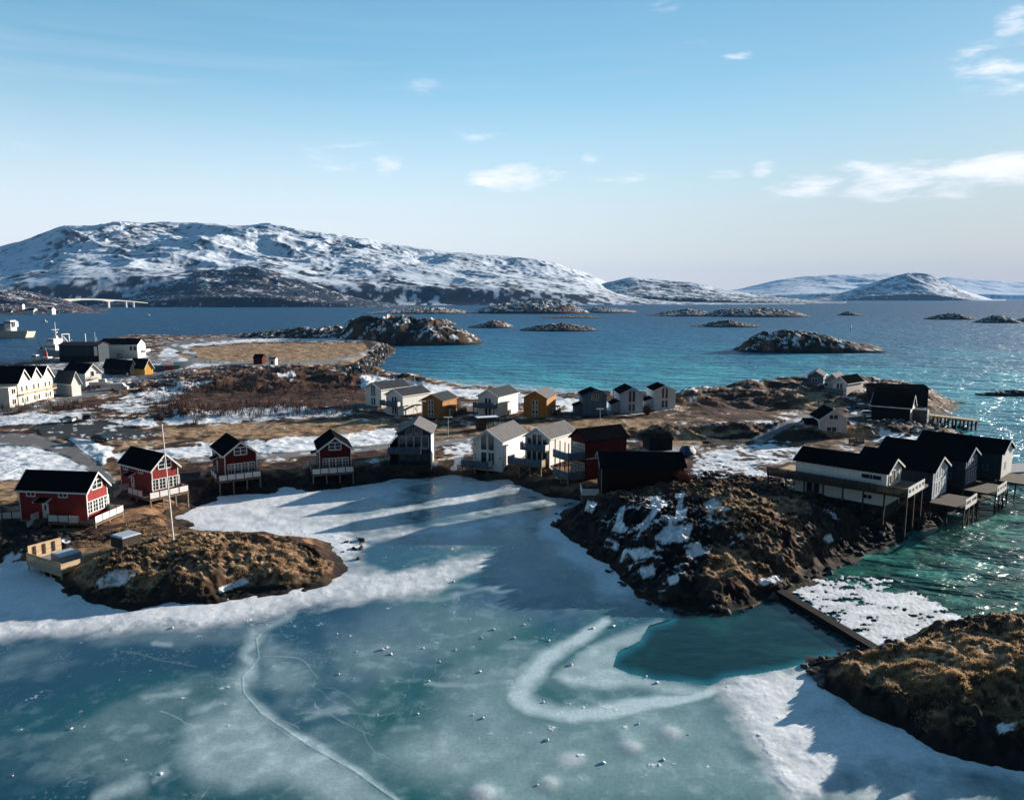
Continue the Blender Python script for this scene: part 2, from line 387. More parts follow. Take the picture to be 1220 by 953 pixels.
def attr_mat(name, rough=.9, spec=.2, nscale=6, nvar=.3, bump=.4, bdist=.08, rough_attr=None):
    m, nt, b = new_mat(name)
    a = nd(nt, 'ShaderNodeAttribute', attribute_name='Col'); tc = nd(nt, 'ShaderNodeTexCoord')
    n1 = nd(nt, 'ShaderNodeTexNoise'); n1.inputs['Scale'].default_value = nscale; n1.inputs['Detail'].default_value = 8; n1.inputs['Roughness'].default_value = .65
    nt.links.new(tc.outputs['Object'], n1.inputs['Vector'])
    mr = nd(nt, 'ShaderNodeMapRange'); mr.inputs['From Min'].default_value = .3; mr.inputs['From Max'].default_value = .7
    mr.inputs['To Min'].default_value = 1-nvar; mr.inputs['To Max'].default_value = 1+nvar
    nt.links.new(n1.outputs['Fac'], mr.inputs['Value'])
    vm = nd(nt, 'ShaderNodeVectorMath', operation='SCALE'); nt.links.new(a.outputs['Color'], vm.inputs[0]); nt.links.new(mr.outputs[0], vm.inputs['Scale'])
    nt.links.new(vm.outputs[0], b.inputs['Base Color'])
    b.inputs['Roughness'].default_value = rough; b.inputs['Specular IOR Level'].default_value = spec
    if rough_attr:
        r = nd(nt, 'ShaderNodeAttribute', attribute_name=rough_attr); nt.links.new(r.outputs['Fac'], b.inputs['Roughness'])
    bp = nd(nt, 'ShaderNodeBump'); bp.inputs['Strength'].default_value = bump; bp.inputs['Distance'].default_value = bdist
    nt.links.new(n1.outputs['Fac'], bp.inputs['Height']); nt.links.new(bp.outputs[0], b.inputs['Normal'])
    return m
SNOWC = np.array((.82, .85, .89))

def build_ground():
    ys = [46.0]
    while ys[-1] < 640:
        y = ys[-1]
        ys.append(y+(.14 if y < 122 else .14+(y-122)*.0085 if y < 300 else 1.65))
    ys = np.array(ys); u = np.linspace(-1, 1, 1500)*.86
    Y = np.repeat(ys[:, None], len(u), 1); X = u[None, :]*(Y+4)
    h, d, hm = smooth_h(X, Y)
    keep_v = d > -3.5
    # relief: tussocks on the mounds, hummocks on the heath
    n_big = fbm(X/9, Y/9, 4, 3); n_mid = fbm(X/2.6, Y/2.6, 4, 11); rg = ridged(X/5.5+fbm(X/4, Y/4, 2, 40), Y/4, 4, 23)
    px, py = proj(X, Y, h)
    road = np.zeros(X.shape)
    for pts, c in ROADS: road = np.maximum(road, sst(.05, .35, stroke(px, py, pts, 1.3)))
    park = np.maximum(soft(px, py, PARK, 1.5), np.maximum(soft(px, py, YARD, 2), .9*soft(px, py, QUAY, 4)))
    flat = np.maximum(road, park)
    near = sst(150, 118, Y)
    wq = fbm(X/1.5, Y/1.5, 3, 91); tus = .6*(1-np.clip(worley(X/.85+1.2*wq, Y/.8+1.2*n_mid, 5), 0, 1))+.4*(1-np.clip(worley(X/2.1+wq, Y/1.6-wq, 6), 0, 1))
    inm = np.maximum(sst(.12, .9, hm), sdf(X, Y, ISLE) > 0)*sst(-.5, 2, d)
    rw = masks(px, py, ROCKZ); blk = 1-np.clip(worley(X/1.7+.9*n_mid, Y/1.3+.9*n_mid, 15), 0, 1); blk2 = 1-np.clip(worley(X/.7+.5*n_mid, Y/.6, 16), 0, 1)
    rough = np.clip(.35+inm*1.0, 0, 1.2)
    steep = np.abs(fbm(X/1.3, Y/1.3, 3, 77)-.5)*2
    h = h+(1-flat)*sst(-.5, 2.5, d)*rough*((n_big-.5)*1.5*(1+.8*(Y > 150))+(rg-.55)*1.1*np.where(Y < 130, 1, .9)+inm*near*((tus-.45)*.85*(.3+1.3*n_big)+(n_mid-.5)*.8)+.35*inm*(steep-.3))
    h = h+(1-flat)*rw*sst(-.6, 1.2, d)*near*((blk-.5)*.65+(blk2-.5)*.40)
    h = h+(1-flat)*(n_mid-.5)*.28*sst(0, 2, d)
    # ploughed snow banks beside the parking place and the lane
    bank = stroke(px, py, [(84,523,4),(104,529,9),(124,540,12),(122,551,6)], 1.2)
    bank = bank*(.4+1.1*n_mid); h = h+.32*np.clip(bank, 0, 1)
    px, py = proj(X, Y, h)
    gy, gx = np.gradient(h); dY = np.gradient(Y, axis=0); dX = np.gradient(X, axis=1)
    slope = np.hypot(gy/dY, gx/dX)
    # --- cover
    nA = fbm(X/16, Y/16, 4, 31); nB = fbm(X/3.2, Y/3.2, 5, 37); nC = fbm(X/.8, Y/.8, 4, 41); nD = fbm(X/.3, Y/.3, 3, 43)
    tan_ = np.array((.47, .32, .19)); tan2 = np.array((.25, .145, .08)); heath = np.array((.050, .027, .022)); rock = np.array((.034, .029, .026)); drk = np.array((.012, .011, .011))
    col = mix(np.broadcast_to(heath, X.shape+(3,)), tan2, sst(.42, .62, nB))
    tw = masks(px, py, TAN); hw = masks(px, py, HEATH)
    tcol = mix(np.broadcast_to(tan2, X.shape+(3,)), tan_, sst(.38, .62, .5*nB+.5*nC))
    tcol = mix(tcol, heath, sst(.60, .72, nB)*.4)
    col = mix(col, tcol, sst(.3, .7, tw+(nB-.5)*.8))
    hcol = mix(np.broadcast_to(heath, X.shape+(3,)), np.array((.115, .055, .036)), sst(.4, .65, nC*.5+nB*.5))
    col = mix(col, hcol, sst(.3, .7, hw+(nB-.5)*.6)*.9)
    rcol = mix(np.broadcast_to(drk, X.shape+(3,)), rock, sst(.35, .65, nC))
    rcol = mix(rcol, np.array((.085, .045, .026)), sst(.55, .7, nB)*.6)
    col = mix(col, rcol, sst(.35, .65, rw*.95+(nB-.5)*.7))
    bare = sst(.75, 1.25, slope+(nC-.5)*.6)
    col = mix(col, rcol, bare*.9)
    # wet dark shore band
    shore = sst(1.1, .25, h)*sst(-.2, .2, d+.6)
    col = mix(col, np.array((.016, .015, .014)), shore*.8)
    col = col*(.7+.6*nD)[..., None]
    sp = masks(px, py, SNOW)
    gen = np.where(Y > 135, .30, .12)*(1-tw*.5)*(1-hw*.5)*(1-rw*.7)
    gen = np.where((d2isle(X, Y)) , .02, gen)
    s = np.maximum(sp*1.1+.06*(sp > .05), gen)+(.75*nB+.45*nC-.6)*.95-(.25*bare+.10*sst(.3, .9, slope))*(1-sp)
    s = np.maximum(s, sst(.1, .4, bank+(nB-.5)*.4))
    s = sst(.40, .50, s)
    scol = SNOWC*(.93+.10*nC)[..., None]
    col = mix(col, scol, s)
    for pts, c in ROADS:
        pts = [(a_, b_, w_*1.35) for a_, b_, w_ in pts]
        r = sst(.08, .35, stroke(px, py, pts, 1.3)+(nC-.5)*.15)
        cc = np.broadcast_to(np.array(c), X.shape+(3,))*(.75+.5*nC)[..., None]
        cc = mix(cc, SNOWC*.9, sst(.66, .80, fbm(px/14, py/4, 3, 5))*.7)
        col = mix(col, cc, r)
    a = np.maximum(soft(px, py, PARK, 1.5), soft(px, py, YARD, 2))
    ac = np.broadcast_to(np.array((.045, .048, .052)), X.shape+(3,))*(.75+.5*nB)[..., None]
    ac = mix(ac, SNOWC*.9, sst(.68, .74, fbm(px/9, py/2.5, 3, 9)))
    col = mix(col, ac, a)
    q = soft(px, py, QUAY, 4)
    qc = mix(np.broadcast_to(np.array((.16, .15, .15)), X.shape+(3,))*(.6+.8*nC)[..., None], SNOWC*.85, sst(.52, .62, nB))
    col = mix(col, qc, q*(1-road))
    global GRID
    GRID = dict(ys=ys, u=u, h=h)
    keep = keep_v[:-1, :-1] & keep_v[1:, 1:] & keep_v[:-1, 1:] & keep_v[1:, :-1]
    struct(grid_mesh('ground', X, Y, h, attr_mat('ground_cover', .92, .12, 5, .25, .5, .08), keep, {'Col': np.clip(col, 0, .9)}))
def d2isle(x, y):
    return sdf(x, y, ISLE) > -1

# ------------------------------------------------------------------ ice
POOL = [(806,716),(800,738),(773,745.6),(763,764),(736,778.6),(730,795),(750,803),(780,809.6),(820,812),(845,816),(862,807),(899,803),(936,797),(969,787),(1005,777),(1040,774),(1048,774),(930,700),(900,712),(860,722)]
CHAN = [(929,701),(1049,776),(1300,776),(1500,560),(1000,600)]
SLUSH_GLINT = [(930,700),(985,690),(1045,692),(1110,712),(1165,742),(1120,758),(1085,768),(1049,775)]  # slush, with sun glitter on the channel painted into it as white
ICE_SNOW_SUN = [([(-200,790),(0,764),(120,750),(250,741),(345,732),(400,725),(480,715),(530,706),(575,680),(600,668),(585,660),(545,668),(515,676),(470,676),(440,666),(450,650),(500,640),(560,640),(620,625),(600,610),(520,625),(430,640),(420,628),(520,605),(600,595),(560,590),(470,603),(430,610),(420,600),(470,590),(520,580),(560,572),(440,560),(200,570),(150,640),(-200,640)],15,.95),  # shore snow; its narrow fingers paint the sun streaks between house shadows
  ([(380,560),(700,560),(700,640),(640,630),(600,640),(540,650),(470,660),(420,650),(380,640)],10,.52), ([(655,600),(640,640),(670,660),(690,680),(715,712),(760,720),(778,718),(755,690),(720,650),(690,600)],16,.98),
  ([(845,814),(899,801),(960,790),(1010,835),(1060,862),(1120,888),(1220,915),(1400,940),(1400,960),(1220,930),(1130,920),(1060,912),(1010,920),(985,955),(940,955),(912,905),(880,852)],20,.85),
  ([(985,880),(1120,905),(1300,935),(1300,1000),(1000,1000),(960,950)],30,.40)]
ICE_LINES = [([(722,738,7),(690,762,11),(656,783,14),(632,806,17),(624,830,16),(650,845,15),(697,849,14),(750,845,12),(820,832,9),(850,824,10)],1.3,.85),
  ([(511,811,3),(560,812,5),(627,811,7)],1,.35),
  ([(305,755,10),(292,775,9),(300,795,9),(290,808,8),(290,826,8),(312,850,8),(345,873,8),(380,893,7),(417,916,6),(470,952,5)],1,.42), ([(345,735,5),(310,752,7),(292,765,7)],1,.3),
  ([(581,865,3),(640,890,4),(680,903,6),(740,930,5),(812,955,4)],1,.28), ([(680,903,6),(720,888,6),(763,884,4)],1,.3), ([(169,832,7),(223,825,7)],1.5,.25), ([(228,850,8),(270,838,9),(290,830,8)],1.3,.25),
  ([(370,856,6),(410,846,9)],1.4,.22), ([(470,868,8),(500,865,10)],1.4,.22), ([(515,875,7),(550,868,9)],1.4,.3), ([(640,850,6),(700,870,5),(760,900,5)],1,.16), ([(120,950,10),(170,935,14)],1,.35), ([(190,930,5),(202,920,8)],1,.25),
  ([(186,768,6),(205,767,6)],1.5,.3), ([(480,712,6),(540,712,6),(590,700,5)],1.4,.25), ([(520,700,5),(620,702,3)],1,.2)]
LOBES = [([(778,740),(735,755),(690,782),(662,806),(690,818),(760,822),(850,830),(848,818),(800,813),(752,806),(730,796),(736,779),(762,764)],7,.50),
  ([(300,780),(290,826),(330,872),(390,900),(470,955),(430,965),(330,930),(280,940),(240,938),(219,912),(225,880),(250,856),(280,835),(285,800)],18,.42),
  ([(480,715),(590,720),(640,735),(600,770),(520,790),(430,800),(400,760)],26,.16), ([(560,790),(620,800),(640,850),(720,860),(850,830),(900,900),(940,960),(560,960),(480,900)],40,.30),
  ([(320,760),(340,790),(380,800),(350,820),(318,810)],12,.14), ([(860,830),(920,940),(900,960),(700,960),(760,900)],30,.26)]
CLEAR_SHADE = [([(308,758),(345,737),(480,722),(540,745),(520,785),(470,800),(420,835),(415,885),(380,884),(340,866),(306,842),(292,826),(292,808),(307,786)],5,.42), ([(540,704),(586,671),(614,643),(632,644),(656,675),(689,696),(706,722),(692,748),(652,748),(627,733),(581,733),(538,726)],14,.8), ([(395,672),(440,650),(520,640),(540,650),(500,668),(440,690)],10,.35), ([(480,612),(600,598),(640,606),(580,626),(500,634)],9,.22)]  # clear ice, plus the mound and house shadow painted dark blue
def spline(pts, k=5):
    p = [np.array(q, float) for q in pts]; p = [2*p[0]-p[1]]+p+[2*p[-1]-p[-2]]; out = []
    for i in range(1, len(p)-2):
        for j in range(k):
            t = j/k
            out.append(tuple(.5*((2*p[i])+(-p[i-1]+p[i+1])*t+(2*p[i-1]-5*p[i]+4*p[i+1]-p[i+2])*t*t+(-p[i-1]+3*p[i]-3*p[i+1]+p[i+2])*t**3)))
    out.append(tuple(p[-2])); return out
def build_ice():
    rows = []
    p = 1010.0
    while p > 552: rows.append(G(610, p).y); p -= .95
    ys = np.array(rows); u = np.linspace(-1, 1, 1500)*.84
    Y = np.repeat(ys[:, None], len(u), 1); X = u[None, :]*Y
    px, py = proj(X, Y, 0*X)
    wx = (fbm(X/5, Y/5, 4, 3)-.5); wy = (fbm(X/5, Y/5, 4, 8)-.5)
    n1 = fbm(X/7, Y/7, 5, 21); n2 = fbm(X/1.2, Y/1.2, 4, 25); n3 = fbm(X/.35, Y/.35, 3, 29); n4 = fbm(X/22, Y/14, 3, 33)
    qx = px+wx*26; qy = py+wy*14
    s = np.zeros(X.shape)
    for poly, w, v in ICE_SNOW_SUN: s = np.maximum(s, v*soft(qx, qy, poly, w))
    fr = np.zeros(X.shape)
    for poly, w, v in LOBES: fr = np.maximum(fr, v*soft(qx, qy, poly, w))
    for pts, ysq, v in ICE_LINES: fr = np.maximum(fr, v*sst(0, 1.0, stroke(px+wx*30, py+wy*16, spline([(a_, b_, w_*1.5) for a_, b_, w_ in pts]), ysq))*np.clip(.7+.6*fbm(X/3, Y/1.2, 4, 87), 0, 1.1))
    clear_shade = np.zeros(X.shape)
    for poly, w, v in CLEAR_SHADE: clear_shade = np.maximum(clear_shade, v*soft(qx, qy, poly, w))
    rc = random.Random(11)
    for k in range(26):
        x0, y0 = (rc.uniform(280, 440), rc.uniform(750, 930)) if k < 12 else (rc.uniform(40, 950), rc.uniform(740, 950))
        a = rc.uniform(0, 6.28); pts = [(x0, y0, 1.3)]
        for j in range(rc.randint(5, 14)):
            a += rc.uniform(-.28, .28) if rc.random() < .8 else rc.uniform(-1, 1); pts.append((pts[-1][0]+11*math.cos(a), pts[-1][1]+5*math.sin(a), 1.3))
        fr = np.maximum(fr, rc.uniform(.10, .28)*sst(.1, .9, stroke(px+wx*4, py+wy*3, pts)))
    # thin bright ridge where two ice sheets meet
    edge = stroke(px+wx*5, py+wy*3, [(345,735,1.6),(311,752,1.8),(304,762,1.8),(309,783,1.8),(289,806,1.8),(290,826,1.8),(309,849,2),(345,873,2),(371,891,2),(417,916,2),(470,953,2)])
    # hairline cracks
    cr = np.abs(fbm(X/6+wx*2, Y/9+wy*2, 3, 51)-.5)
    crack = sst(.006, .0, cr)*sst(.48, .60, fbm(X/11, Y/11, 2, 58))*.30
    cr2 = np.abs(fbm(X/2.2+wx, Y/3+wy, 3, 151)-.5); crack = np.maximum(crack, sst(.010, .0, cr2)*sst(.55, .68, fbm(X/8, Y/8, 2, 158))*.12)
    bub = sst(.72, .80, vnoise(X/.22, Y/.22, 161))*sst(.52, .7, fbm(X/4, Y/4, 3, 163))*.20; crack = np.maximum(crack, bub)
    fr = np.clip(1.25*fr*(.75+.5*n2)+.20*sst(.40, .75, n1)*(.6+.8*n2)+.10*sst(.55, .75, n2)*sst(.4, .6, n4), 0, 1)
    fr = np.maximum(np.maximum(fr, crack), .55*sst(.2, .9, edge)*(.4+n3))
    deep = np.array((.006, .052, .095)); teal = np.array((.010, .085, .105)); green = np.array((.028, .145, .145))
    gmask = sst(250, 900, px+.6*(py-700))*sst(.25, .7, n4*.6+.3)
    col = mix(np.broadcast_to(deep, X.shape+(3,)), teal, sst(.35, .65, n4)); col = mix(col, green, gmask*.8)
    col = mix(col, np.array((.010, .060, .13)), clear_shade*.9)
    col = col*(.85+.3*n2)[..., None]
    frost = np.array((.54, .68, .71))
    col = mix(col, frost, np.clip(fr, 0, 1))
    sm = np.clip(s+(n1-.5)*.75*np.where(s > .05, 1, .0)+(n2-.5)*.42*np.where(s > .05, 1, 0)-clear_shade*.9, 0, 1)
    sm = sst(.06, 1.05, sm)
    col = mix(col, SNOWC*.97, sm*.97)
    sl = soft(qx, qy, SLUSH_GLINT, 16); cw = fbm(X/2.6, Y/1.1, 4, 222)
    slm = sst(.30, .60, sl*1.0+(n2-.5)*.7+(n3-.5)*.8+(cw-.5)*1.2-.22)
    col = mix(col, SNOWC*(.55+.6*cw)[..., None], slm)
    isl = sst(-8, 10, np.maximum(sdf(X, Y, ISLE), sdf(X, Y, LAND))*4)
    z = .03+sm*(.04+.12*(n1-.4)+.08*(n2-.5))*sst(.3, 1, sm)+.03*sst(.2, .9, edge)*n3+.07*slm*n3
    # pressure lumps
    for lx, ly, r, hh in ((575,945,1.0,.35),(654,933,.8,.3),(800,873,.9,.25),(752,890,.9,.3),(680,905,1.0,.12),(405,656,1.5,.4),(300,612,1.6,.3),(330,625,1.4,.3),(270,620,1.2,.3)):
        c = G(lx, ly); e_ = np.exp(-((X-c.x)**2+(Y-c.y)**2)/(r*r)); z = z+hh*.4*e_; col = mix(col, SNOWC*.9, sst(.1, .9, e_)*.5)
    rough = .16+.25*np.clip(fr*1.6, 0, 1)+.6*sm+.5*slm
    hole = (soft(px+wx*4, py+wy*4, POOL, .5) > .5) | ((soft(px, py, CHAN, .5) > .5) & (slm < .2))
    m = attr_mat('lake_ice', .3, .32, 3.5, .18, .12, .05, 'Rough')
    cut = hole | (sdf(X, Y, LAND) > 2.2) | (sdf(X, Y, ISLE) > 2.2)
    keep = ~(cut[:-1, :-1] | cut[1:, 1:] | cut[:-1, 1:] | cut[1:, :-1])
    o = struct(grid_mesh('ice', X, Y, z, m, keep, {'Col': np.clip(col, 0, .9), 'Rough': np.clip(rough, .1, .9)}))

# ------------------------------------------------------------------ sea
def sea_mat():
    m, nt, b = new_mat('sea_water')
    a = nd(nt, 'ShaderNodeAttribute', attribute_name='Col'); nt.links.new(a.outputs['Color'], b.inputs['Base Color'])
    ra = nd(nt, 'ShaderNodeAttribute', attribute_name='Rough'); nt.links.new(ra.outputs['Fac'], b.inputs['Roughness']); b.inputs['IOR'].default_value = 1.33; b.inputs['Specular IOR Level'].default_value = .32
    tc = nd(nt, 'ShaderNodeTexCoord')
    hs = None
    for sc, st, amp, ang in ((.040, 2.4, 6.0, .35), (.13, 2.2, 3.2, .25), (.45, 2.0, 1.15, .15), (1.6, 1.5, .16, 0)):
        mp = nd(nt, 'ShaderNodeMapping'); mp.inputs['Rotation'].default_value = (0, 0, ang); mp.inputs['Scale'].default_value = (sc, sc*st, sc)
        nt.links.new(tc.outputs['Object'], mp.inputs[0])
        n = nd(nt, 'ShaderNodeTexNoise'); n.inputs['Scale'].default_value = 1; n.inputs['Detail'].default_value = 3; n.inputs['Distortion'].default_value = .4
        nt.links.new(mp.outputs[0], n.inputs['Vector'])
        v = math_n(nt, 'MULTIPLY', n.outputs['Fac'], amp)
        hs = v if hs is None else math_n(nt, 'ADD', hs, v)
    ca = nd(nt, 'ShaderNodeAttribute', attribute_name='Calm')
    hs = math_n(nt, 'MULTIPLY', hs, ca.outputs['Fac'])
    bp = nd(nt, 'ShaderNodeBump'); bp.inputs['Strength'].default_value = 1; bp.inputs['Distance'].default_value = 1.0
    nt.links.new(hs, bp.inputs['Height']); nt.links.new(bp.outputs[0], b.inputs['Normal'])
    return m
def build_sea():
    ys = 36*(16400/36)**np.linspace(0, 1, 700); u = np.linspace(-1, 1, 500)*.95
    Y = np.repeat(ys[:, None], len(u), 1); X = u[None, :]*(Y+10)
    px, py = proj(X, Y, 0*X)
    n = fbm(X/60, Y/60, 4, 61); nf = fbm(px/60, py/9, 4, 66)
    deep = np.array((.003, .062, .15)); mid = np.array((.005, .13, .27)); turq = np.array((.04, .38, .47)); grn = np.array((.006, .075, .062))
    w1 = sst(300, 640, px)*sst(362, 400, py)
    col = mix(np.broadcast_to(deep, X.shape+(3,)), mid, np.clip(w1*.9+(nf-.5)*.5*w1, 0, 1))
    sh = sst(398, 462, py+(nf-.5)*40)*sst(430, 560, px)
    col = mix(col, turq, np.clip(sh*(.28+.75*nf), 0, 1))
    beach = stroke(px, py, [(430,444,10),(540,458,13),(620,464,15),(700,471,15),(800,476,12),(880,468,8)], 1.5)
    col = mix(col, np.array((.42, .58, .62)), sst(.1, 1, beach)*.9)
    ng = fbm(X/4, Y/4, 4, 71)
    g = soft(px, py, [(920,690),(1000,640),(1250,560),(1400,560),(1400,800),(1050,790)], 25)
    col = mix(col, mix(np.broadcast_to(grn, X.shape+(3,)), np.array((.035, .20, .17)), sst(.45, .7, ng)), g)
    pl = soft(px, py, POOL, 12)
    col = mix(col, mix(np.broadcast_to(np.array((.003, .030, .036)), X.shape+(3,)), np.array((.006, .070, .062)), sst(.45, .7, ng)), pl)
    calm = 1-.98*np.maximum(soft(px, py, POOL, 25), 0)
    calm = 1-.975*sst(0, .45, soft(px, py, POOL, 40)); calm = calm*(1-.45*g)
    struct(grid_mesh('sea', X, Y, 0*X-.06, sea_mat(), None, {'Col': col, 'Calm': calm, 'Rough': .13+.34*sst(90, 380, Y)+.17*g}))

# ------------------------------------------------------------------ far ranges and islets
def interp(px, pts):
    return np.interp(px, [p[0] for p in pts], [p[1] for p in pts])
def mountain(name, x0, x1, ridge, Dr, Ds, seed, snow=.6, forest=40, amp=.35, scale=500, rows=150, step=1.0, base=(.014,.022,.040), snowcol=(.70,.78,.88), low=.0, brown=0):
    pxs = np.arange(x0, x1, step)
    ry = interp(pxs, ridge); kw_ = max(3, int(16/step)); kn = np.hanning(2*kw_+1); kn /= kn.sum(); ry = np.convolve(np.pad(ry, kw_, mode='edge'), kn, 'valid')
    dr = np.interp(pxs, [x0, x1], Dr) if not np.isscalar(Dr) else np.full(pxs.shape, float(Dr))
    ds = np.interp(pxs, [x0, x1], Ds) if not np.isscalar(Ds) else np.full(pxs.shape, float(Ds))
    t = np.concatenate([np.linspace(-.02, 1, rows), np.linspace(1.06, 1.7, 8)])[:, None]
    Y = ds[None, :]+(dr-ds)[None, :]*t
    X = (pxs[None, :]-PW/2)/F*Y*CT
    rz = np.maximum(CZ-(ry-HOR)/F*dr, 1.0)[None, :]
    w1 = fbm(X/scale, Y/scale, 4, seed)-.5
    tt = np.clip(t+w1*.16*np.sin(np.clip(t, 0, 1)*math.pi), 0, 2)
    prof = np.where(tt <= 1, .18*sst(0, .10, tt)+.82*np.clip(tt, 0, 1)**1.25, 1-.6*(tt-1))
    rg = ridged(X/scale+w1, Y/scale, 6, seed+9); f2 = fbm(X/(scale*.22), Y/(scale*.22), 5, seed+19)
    env = np.clip(t, 0, 1)**.6*np.clip(1.0-t, .0, 1)**.5
    det = (np.clip(t, 0, 1)**.5)
    Z = rz*prof*(1+amp*1.6*env*(rg-.55))+rz*.06*det*(rg-.6)+rz*.055*det*(f2-.5)
    Z = np.where(t < 0, -3, Z)
    Z = Z*1.0
    gy = np.gradient(Z, axis=0)/np.gradient(Y, axis=0); gx = np.gradient(Z, axis=1)/np.gradient(X, axis=1)
    sl = np.hypot(gx, gy)
    fr = ridged(X/(scale*.12), Y/(scale*.12), 4, seed+33); n = fbm(X/(scale*.3), Y/(scale*.3), 5, seed+41)
    zr = Z/np.maximum(rz, 30)
    f3 = fbm(X/(scale*.035), Y/(scale*.05), 3, seed+71)
    s = snow+(n-.5)*.9-(fr-.55)*.9-(sl-.35)*.5+.25*(zr-.45)+(f3-.5)*.95
    s = s-sst(forest*1.4, forest*.4, Z+(n-.5)*forest)*((.26-low)+(f3-.5)*-1.3)
    s = sst(.22, .66, s)
    rock = np.broadcast_to(np.array(base), X.shape+(3,))*(.6+.8*fr)[..., None]
    if brown: rock = mix(rock, np.array((.16, .085, .05)), sst(.45, .65, n)*brown)
    col = mix(rock, np.array(snowcol), s)
    struct(grid_mesh(name, X, Y, Z, attr_mat(name+'_cover', .9, .1, .02, .15, .3, 4), None, {'Col': col}))
def islet(x0, x1, yb, top, seed, snow=.25, brown=.4, depth=None, rough=1.0, yb1=None):
    """rocky skerry: top = [(px, py)] outline of its crest, yb = px row of its near waterline"""
    Yb = G(610, yb).y
    w = abs(x1-x0)/F*Yb
    dep = depth or w*.35
    Yc = Yb+dep*.5
    nx = max(40, int((x1-x0)*1.6)); ny = 46
    a = np.linspace(0, 1, nx)[None, :]; b = np.linspace(-1, 1, ny)[:, None]
    px = x0+(x1-x0)*a
    X = (px-PW/2)/F*Yc*CT+0*b; Y = Yc+b*dep*.5*(.35+.65*np.sqrt(np.clip(1-(2*a-1)**2, 0, 1)))
    zt = np.maximum(CZ-(interp(px, top)-HOR)/F*Yc, .4)
    sc = max(zt.max()*.55, 2.0)
    n = fbm(X/sc, Y/sc, 5, seed); rg = ridged(X/sc*.7, Y/sc*.7, 5, seed+4)
    prof = np.clip(1-np.abs(b)**1.6, 0, 1)**.8
    Z = zt*prof*(1+.75*rough*(.55*(rg-.62)+.5*(n-.5)))+np.where(np.abs(b) > .97, -1.0, 0)
    edge = np.minimum(a, 1-a); Z = np.where(edge < 1e-6, -1.0, Z*sst(0, .06, edge)+(-.3)*(1-sst(0, .06, edge)))
    nn = fbm(X/(sc*.5), Y/(sc*.5), 4, seed+8); nf = fbm(X/(sc*.12), Y/(sc*.12), 3, seed+12)
    col = np.broadcast_to(np.array((.028, .024, .022)), X.shape+(3,))*(.5+nf)[..., None]
    col = mix(col, np.array((.20, .115, .07))*.8, sst(.42, .60, n)*min(1, brown+.3))
    s = sst(.60, .68, nn*.7+nf*.3+snow*.12)*sst(.15, .4, Z/np.maximum(zt, .5))
    col = mix(col, SNOWC*.95, s)
    col = mix(col, np.array((.015, .014, .013)), sst(1.2, .2, Z)*.9)
    struct(grid_mesh('islet', X, Y, Z, M_ISLET, None, {'Col': col}))
